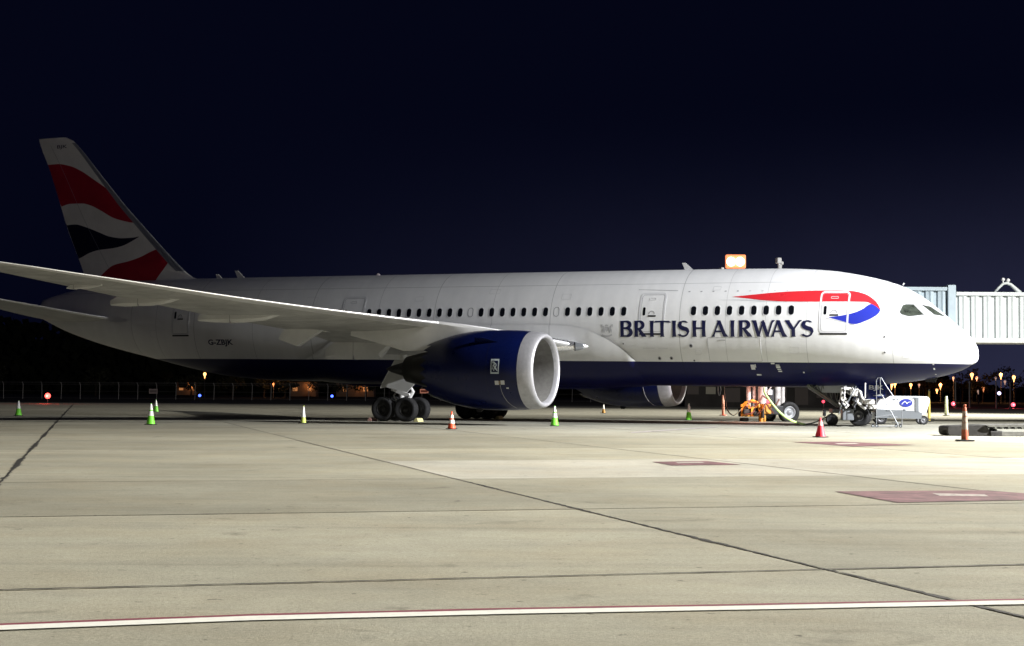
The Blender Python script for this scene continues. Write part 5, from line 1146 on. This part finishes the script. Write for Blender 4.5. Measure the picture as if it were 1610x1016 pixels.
placard(667, 615.2, 254, mat('orange_sign', (.95, .62, .5), .5, emit=(1, .35, .2), es=.25), 1.35, .68, 'orange bordered sign on the fence behind the main gear')
# airfield lights
def field_light(x, y, D, r, m, lab, name='airfield_light', pw=0, c=None, halo=0):
    p = at(x, y, D); o = empty(name, (p.x, p.y, -.06), lab, 'airfield light')
    bm = bmesh.new(); bmesh.ops.create_icosphere(bm, subdivisions=2, radius=r, matrix=Matrix.Translation((0, 0, p.z + .06))); finish(bm, 'lens', m, o, smooth=True)
    bm = bmesh.new(); tube(bm, [(0, 0, 0), (0, 0, p.z + .06 - r * .5)], .04, 6); finish(bm, 'lamp_stem', DARKM, o)
    if pw: point('airfield_light_glow', (p.x, p.y - r - .12, max(.3, p.z)), pw, c, .05)
field_light(75, 622.5, 165, .30, mat('bright_red_lamp', (1, .1, .1), .4, emit=(1, .07, .055), es=6), 'bright red light at the edge of the apron, far left', pw=220, c=(1, .05, .03))
field_light(1499, 635, 190, .26, mat('pink_red_lamp', (1, .1, .1), .4, emit=(1, .10, .14), es=3.2), 'red light right of the nose, nearer the fence', pw=120, c=(1, .06, .08))
field_light(1593, 636.5, 190, .26, MATS['pink_red_lamp'], 'red light at the far right edge of the apron', pw=120, c=(1, .06, .08))
for x, y in ((314, 622), (522, 623), (1083, 627)):
    field_light(x, y, 215, .19, LAMPBL, {314: 'blue taxiway light under the tail', 522: 'blue taxiway light left of the main gear', 1083: 'blue taxiway light above the lime cone by the far engine'}[x])
field_light(1571, 618.5, 240, .27, LAMPV, 'violet-white light right of the nose', name='floodlit_lamp')
# street lamps beyond the fence
LPM = mat('lamp_pole_steel', (.10, .09, .09), .6)
def street_lamp(x, y, D, r, m, lab, pw=0):
    p = at(x, y, D); o = empty('street_lamp', (p.x, p.y, -.08), lab, 'street lamp', 'street lamps beyond the fence')
    bm = bmesh.new(); tube(bm, [(0, 0, 0), (0, 0, p.z)], [.10, .06], 6); finish(bm, 'pole', LPM, o)
    r *= .78
    bm = bmesh.new(); lathe(bm, [(-r * 3.4, .02), (-r * 1.6, r * .38), (-r * .6, r * .85), (0, r), (r * .6, r * .8), (r, .02)], (0, -.02, p.z + .08), (0, 0, 1), 12); fixn(bm); finish(bm, 'lantern_flare', m, o, smooth=True)  # glowing body drawn out downwards to imitate lens flare
    if pw: point('street_lamp_glow', (p.x, p.y - 1.5, p.z + .5), pw, (1.0, .42, .14), .3)
LS = [(322, 588, 330, .42, LAMPO, 'lone orange street lamp under the rear fuselage', 0), (1395.5, 603, 330, .36, LAMPO, 'leftmost orange street lamp behind the steps', 0), (1401.5, 605, 330, .46, LAMPO, 'orange street lamp second from left behind the steps', 0),
      (1407, 603, 330, .42, LAMPO, 'orange street lamp third from left behind the steps', 900), (1432, 605, 330, .40, LAMPO, 'orange street lamp directly above the white power cart', 0), (1473, 613, 360, .40, LAMPO, 'lower of the paired street lamps right of the yellow post', 0),
      (1478.5, 605, 330, .44, LAMPO, 'higher of the paired street lamps right of the yellow post', 900), (1528, 589, 320, .46, LAMPO, 'tall orange street lamp just right of the nose', 0), (1535.5, 594, 340, .34, mat('soft_orange_lamp', (1, .5, .3), .4, emit=(1, .36, .17), es=3), 'dimmer orange lamp beside the tall one right of the nose', 0),
      (1573.5, 589, 320, .44, LAMPO, 'tall street lamp near the right edge, the higher of two', 1200), (1594, 593, 320, .44, LAMPO, 'rightmost tall street lamp', 0), (1499, 594, 330, .34, LAMPDIM, 'unlit looking grey lamp below the nose tip', 0), (1565.5, 594, 345, .30, LAMPDIM, 'faint grey lamp left of the rightmost pair', 0),
      (1445, 605, 335, .32, LAMPDIM, 'faint lamp above the right end of the power cart', 0), (1580, 600, 340, .34, LAMPDIM, 'faint lamp between the two tall right lamps', 0), (612, 603, 330, .22, LAMPDIM, 'faint lamp left of the main gear', 0), (1538, 615, 300, .3, LAMPDIM, 'faint low lamp right of the nose', 0), (1546, 610, 340, .45, mat('dull_orange_lamp', (1, .5, .3), .4, emit=(1, .33, .12), es=1.0), 'dull orange low lamp right of the nose', 0),
      (430, 604, 340, .3, mat('dull_orange_lamp', (1, .5, .3), .4), 'dull orange lamp behind the fence left of the main gear', 250)]
for a in LS: street_lamp(*a)
for (x, y), lab in zip(((1502, 600), (1524, 600), (1566, 600), (1588, 598)), ('leftmost of the thin grey masts, just below the nose tip', 'thin grey mast second from left, right of the nose', 'thin grey mast beside the violet-white light', 'rightmost thin grey mast above the far red light')):
    p = at(x, y, 185); bm = bmesh.new(); tube(bm, [(0, 0, 0), (0, 0, 3.2)], .08, 6); o = finish(bm, 'bollard_mast', FP); o.location = (p.x, 185, -.08); tag(o, lab, 'mast', 'thin grey masts right of the nose')
# trees
LEAF = mat('night_foliage', (.060, .062, .028), .8, var=.4, vscale=.8); BARK = mat('bark', (.07, .05, .035), .9)
def tree(x, y, D, hgt, wd, seed, lab):
    rn = random.Random(seed); p = at(x, y, D); o = empty('tree', (p.x, p.y, -.1), lab, 'tree', 'dark trees beyond the fence')
    bm = bmesh.new(); tube(bm, [(0, 0, 0), (.1, 0, hgt * .3), (-.1, .1, hgt * .6), (.1, 0, hgt * .85)], [.22, .16, .10, .04], 7)
    for k in range(6): a = rn.uniform(0, 6.28); z = hgt * rn.uniform(.3, .6); tube(bm, [(0, 0, z), (math.cos(a) * wd * .25, math.sin(a) * wd * .25, z + hgt * .12), (math.cos(a) * wd * .4, math.sin(a) * wd * .4, z + hgt * .28)], [.07, .05, .02], 5)
    finish(bm, 'trunk', BARK, o)
    bm = bmesh.new(); cl = [(rn.gauss(0, wd * .24), rn.gauss(0, wd * .24), hgt * rn.uniform(.38, .95), rn.uniform(.5, 1.1) * wd * .17) for _ in range(16)]
    for cx, cy, cz, cr in cl:
        for k in range(34):
            v = Vector((rn.gauss(0, 1), rn.gauss(0, 1), rn.gauss(0, .8))).normalized() * cr * rn.uniform(.5, 1.1) + Vector((cx, cy, cz)); u = Vector((rn.gauss(0, 1), rn.gauss(0, 1), rn.gauss(0, 1))).normalized(); w2 = u.cross(Vector((rn.gauss(0, 1), rn.gauss(0, 1), rn.gauss(0, 1)))).normalized(); s = rn.uniform(.12, .3)
            bm.faces.new([bm.verts.new(v + u * s), bm.verts.new(v + w2 * s), bm.verts.new(v - u * s * .8), bm.verts.new(v - w2 * s)])
    c = finish(bm, 'crown', LEAF, o)
TL = ['dark tree at the far left edge beyond the fence', 'dark tree beyond the fence between the red light and front lime cone', 'dark tree under the tail behind the lone orange lamp', 'small dark tree just right of the lone orange lamp', 'dark tree behind the fence under the registration letters', 'dark tree behind the fence left of the yellowish cone', 'dark tree behind the fence just right of the yellowish cone', 'dark tree behind the fence near the orange lit houses', 'dark tree behind the fence just left of the main wheels', 'dark tree beyond the pale posts right of the far engine', 'dark tree behind the conveyor ramp', 'dark tree above the white power cart', 'dark tree behind the yellow marker post', 'dark tree below the nose tip', 'dark tree behind the tall lamp right of the nose', 'dark tree behind the two rightmost tall lamps', 'dark tree cut by the right edge of the picture']
for i, (x, D, h_t, wd) in enumerate(((-20, 345, 6.5, 7), (150, 350, 6, 7), (300, 345, 4.6, 6), (365, 340, 4.4, 6), (415, 345, 5.2, 6), (448, 338, 4.8, 5), (500, 345, 5, 7), (545, 340, 5, 6), (575, 345, 5.2, 6), (1110, 340, 6, 7), (1270, 345, 6, 8), (1420, 350, 6.2, 7), (1455, 345, 6.5, 8), (1513, 350, 7, 8), (1545, 340, 6.0, 7), (1590, 350, 8, 8), (1640, 345, 8, 8))):
    tree(x, 625, D, h_t, wd, i, TL[i])
# low houses with orange lit walls under the belly
ORW = mat('orange_lit_stucco', (.55, .36, .22), .8, var=.3, vscale=.5)
for x, D, wd, lab in ((478, 420, 7, 'low house lit orange beyond the fence, the left one'), (560, 425, 10, 'low house lit orange beyond the fence, nearest the main gear'), (297, 470, 6, 'small orange lit building below the tail')):
    p = at(x, 615, D); o = empty('low_house', (p.x, p.y, -.1), lab, 'house')
    bm = bmesh.new(); box(bm, (0, 0, 1.9), (wd, 6, 3.8)); finish(bm, 'wall', ORW, o)
    bm = bmesh.new(); prism(bm, [(-wd / 2 - .4, -3.4, 3.82), (wd / 2 + .4, -3.4, 3.82), (0, -3.4, 5.1)], (0, 1, 0), 6.8); fixn(bm); finish(bm, 'roof', RUST, o)
    for k in (-.28, .28): bm = bmesh.new(); box(bm, (wd * k, -3.02, 2.0), (1.2, .08, 1.1)); finish(bm, 'window', mat('warm_lit_window', (1, .6, .3), .4, emit=(1, .40, .13), es=.35), o)
    point('porch_light', (p.x + 1.5, p.y - 4.2, 2.8), 32, (1, .4, .12), .1)
# far terminal wall seen under the belly and right of it
TW = mat('far_terminal_wall', (.022, .018, .017), .8, var=.3, vscale=.3)
tb = empty('far_service_building', (28, 178, -.06), 'long dim low building with pale boxes seen under the belly', 'building')
bm = bmesh.new(); box(bm, (0, 4, 1.5), (17, 8, 3.0)); finish(bm, 'wall', TW, tb)
for k, (x_, z_, w_, h_2, bright) in enumerate(((-7.6, 1.9, 1.3, .9, 0), (-5.6, 1.9, 1.1, .8, 1), (-3.2, 1.4, 1.8, 1.6, 0), (-.6, 1.3, 1.5, 1.9, 0), (2.0, 1.3, 1.9, 1.9, 0), (4.6, 1.3, 1.5, 1.9, 0), (6.9, 1.6, 1.2, .9, 0))): bm = bmesh.new(); box(bm, (x_, -.06, z_), (w_, .1, h_2)); finish(bm, 'shutter', mat('pale_shutter', (.30, .28, .22), .7) if bright else mat('dim_shutter', (.07, .055, .05), .7), tb)
bm = bmesh.new(); box(bm, (0, 4, 3.08), (17.6, 8.6, .15)); finish(bm, 'roof', RUST, tb)

# the floodlight masts that light the stand
for i, (x, y, z, ls) in enumerate(MAST_SPEC):
    o = empty('floodlight_mast', (x, y, 0), ['tall steel floodlight mast to the right of the stand', 'tall steel floodlight mast behind the viewpoint', 'tall steel floodlight mast beyond the jet bridge'][i], 'light mast')
    bm = bmesh.new(); tube(bm, [(0, -.8, 0), (0, -.8, z + 1)], [.35, .16], 12); finish(bm, 'mast_pole', STEELG, o)
    bm = bmesh.new(); box(bm, (0, -.72, z + .75), (3.2, .2, .2)); 
    for k in (-1.2, -.4, .4, 1.2): box(bm, (k, -.62, z + .45), (.55, .35, .4))
    finish(bm, 'lamp_head', DARKM, o)

# a far wood closes the horizon
bm = bmesh.new(); rn = random.Random(11)
for i in range(7600):
    x = rn.uniform(-210, 260); top = 9.5 + 4.5 * math.sin(x * .031) + 2.2 * math.sin(x * .11 + 1) + 1.2 * math.sin(x * .37)
    if x < -35: top = top * .5 + 14.5
    if x > 60: top *= .72
    z = top * rn.random() ** .55 + rn.uniform(-.6, .9); y = 470 + rn.uniform(-9, 9); c = Vector((x, y, z)); sc_ = rn.uniform(.9, 1.9)
    u = Vector((rn.gauss(0, 1), rn.gauss(0, .6), rn.gauss(0, 1))).normalized(); v = u.cross(Vector((rn.gauss(0, .3), 1, rn.gauss(0, .3)))).normalized()
    bm.faces.new([bm.verts.new(c + u * sc_), bm.verts.new(c + v * sc_ * .8), bm.verts.new(c - u * sc_ * .9), bm.verts.new(c - v * sc_)])
for k in range(94):
    x = -210 + k * 5; top = 8 + 4 * math.sin(x * .031) + 2 * math.sin(x * .11 + 1); top = top * (.72 if x > 60 else 1) if x > -35 else top * .5 + 12.5
    r = bmesh.ops.create_icosphere(bm, subdivisions=2, radius=1.0, matrix=Matrix.Translation((x, 476, top * .35)) @ Matrix.Diagonal((4.5, 5, top * .6, 1)))
tag(finish(bm, 'far_wood', mat('far_wood_foliage', (.022, .026, .012), .9, var=.4, vscale=.2)), 'dark far wood closing the horizon behind the airfield', 'wood', kind='stuff')
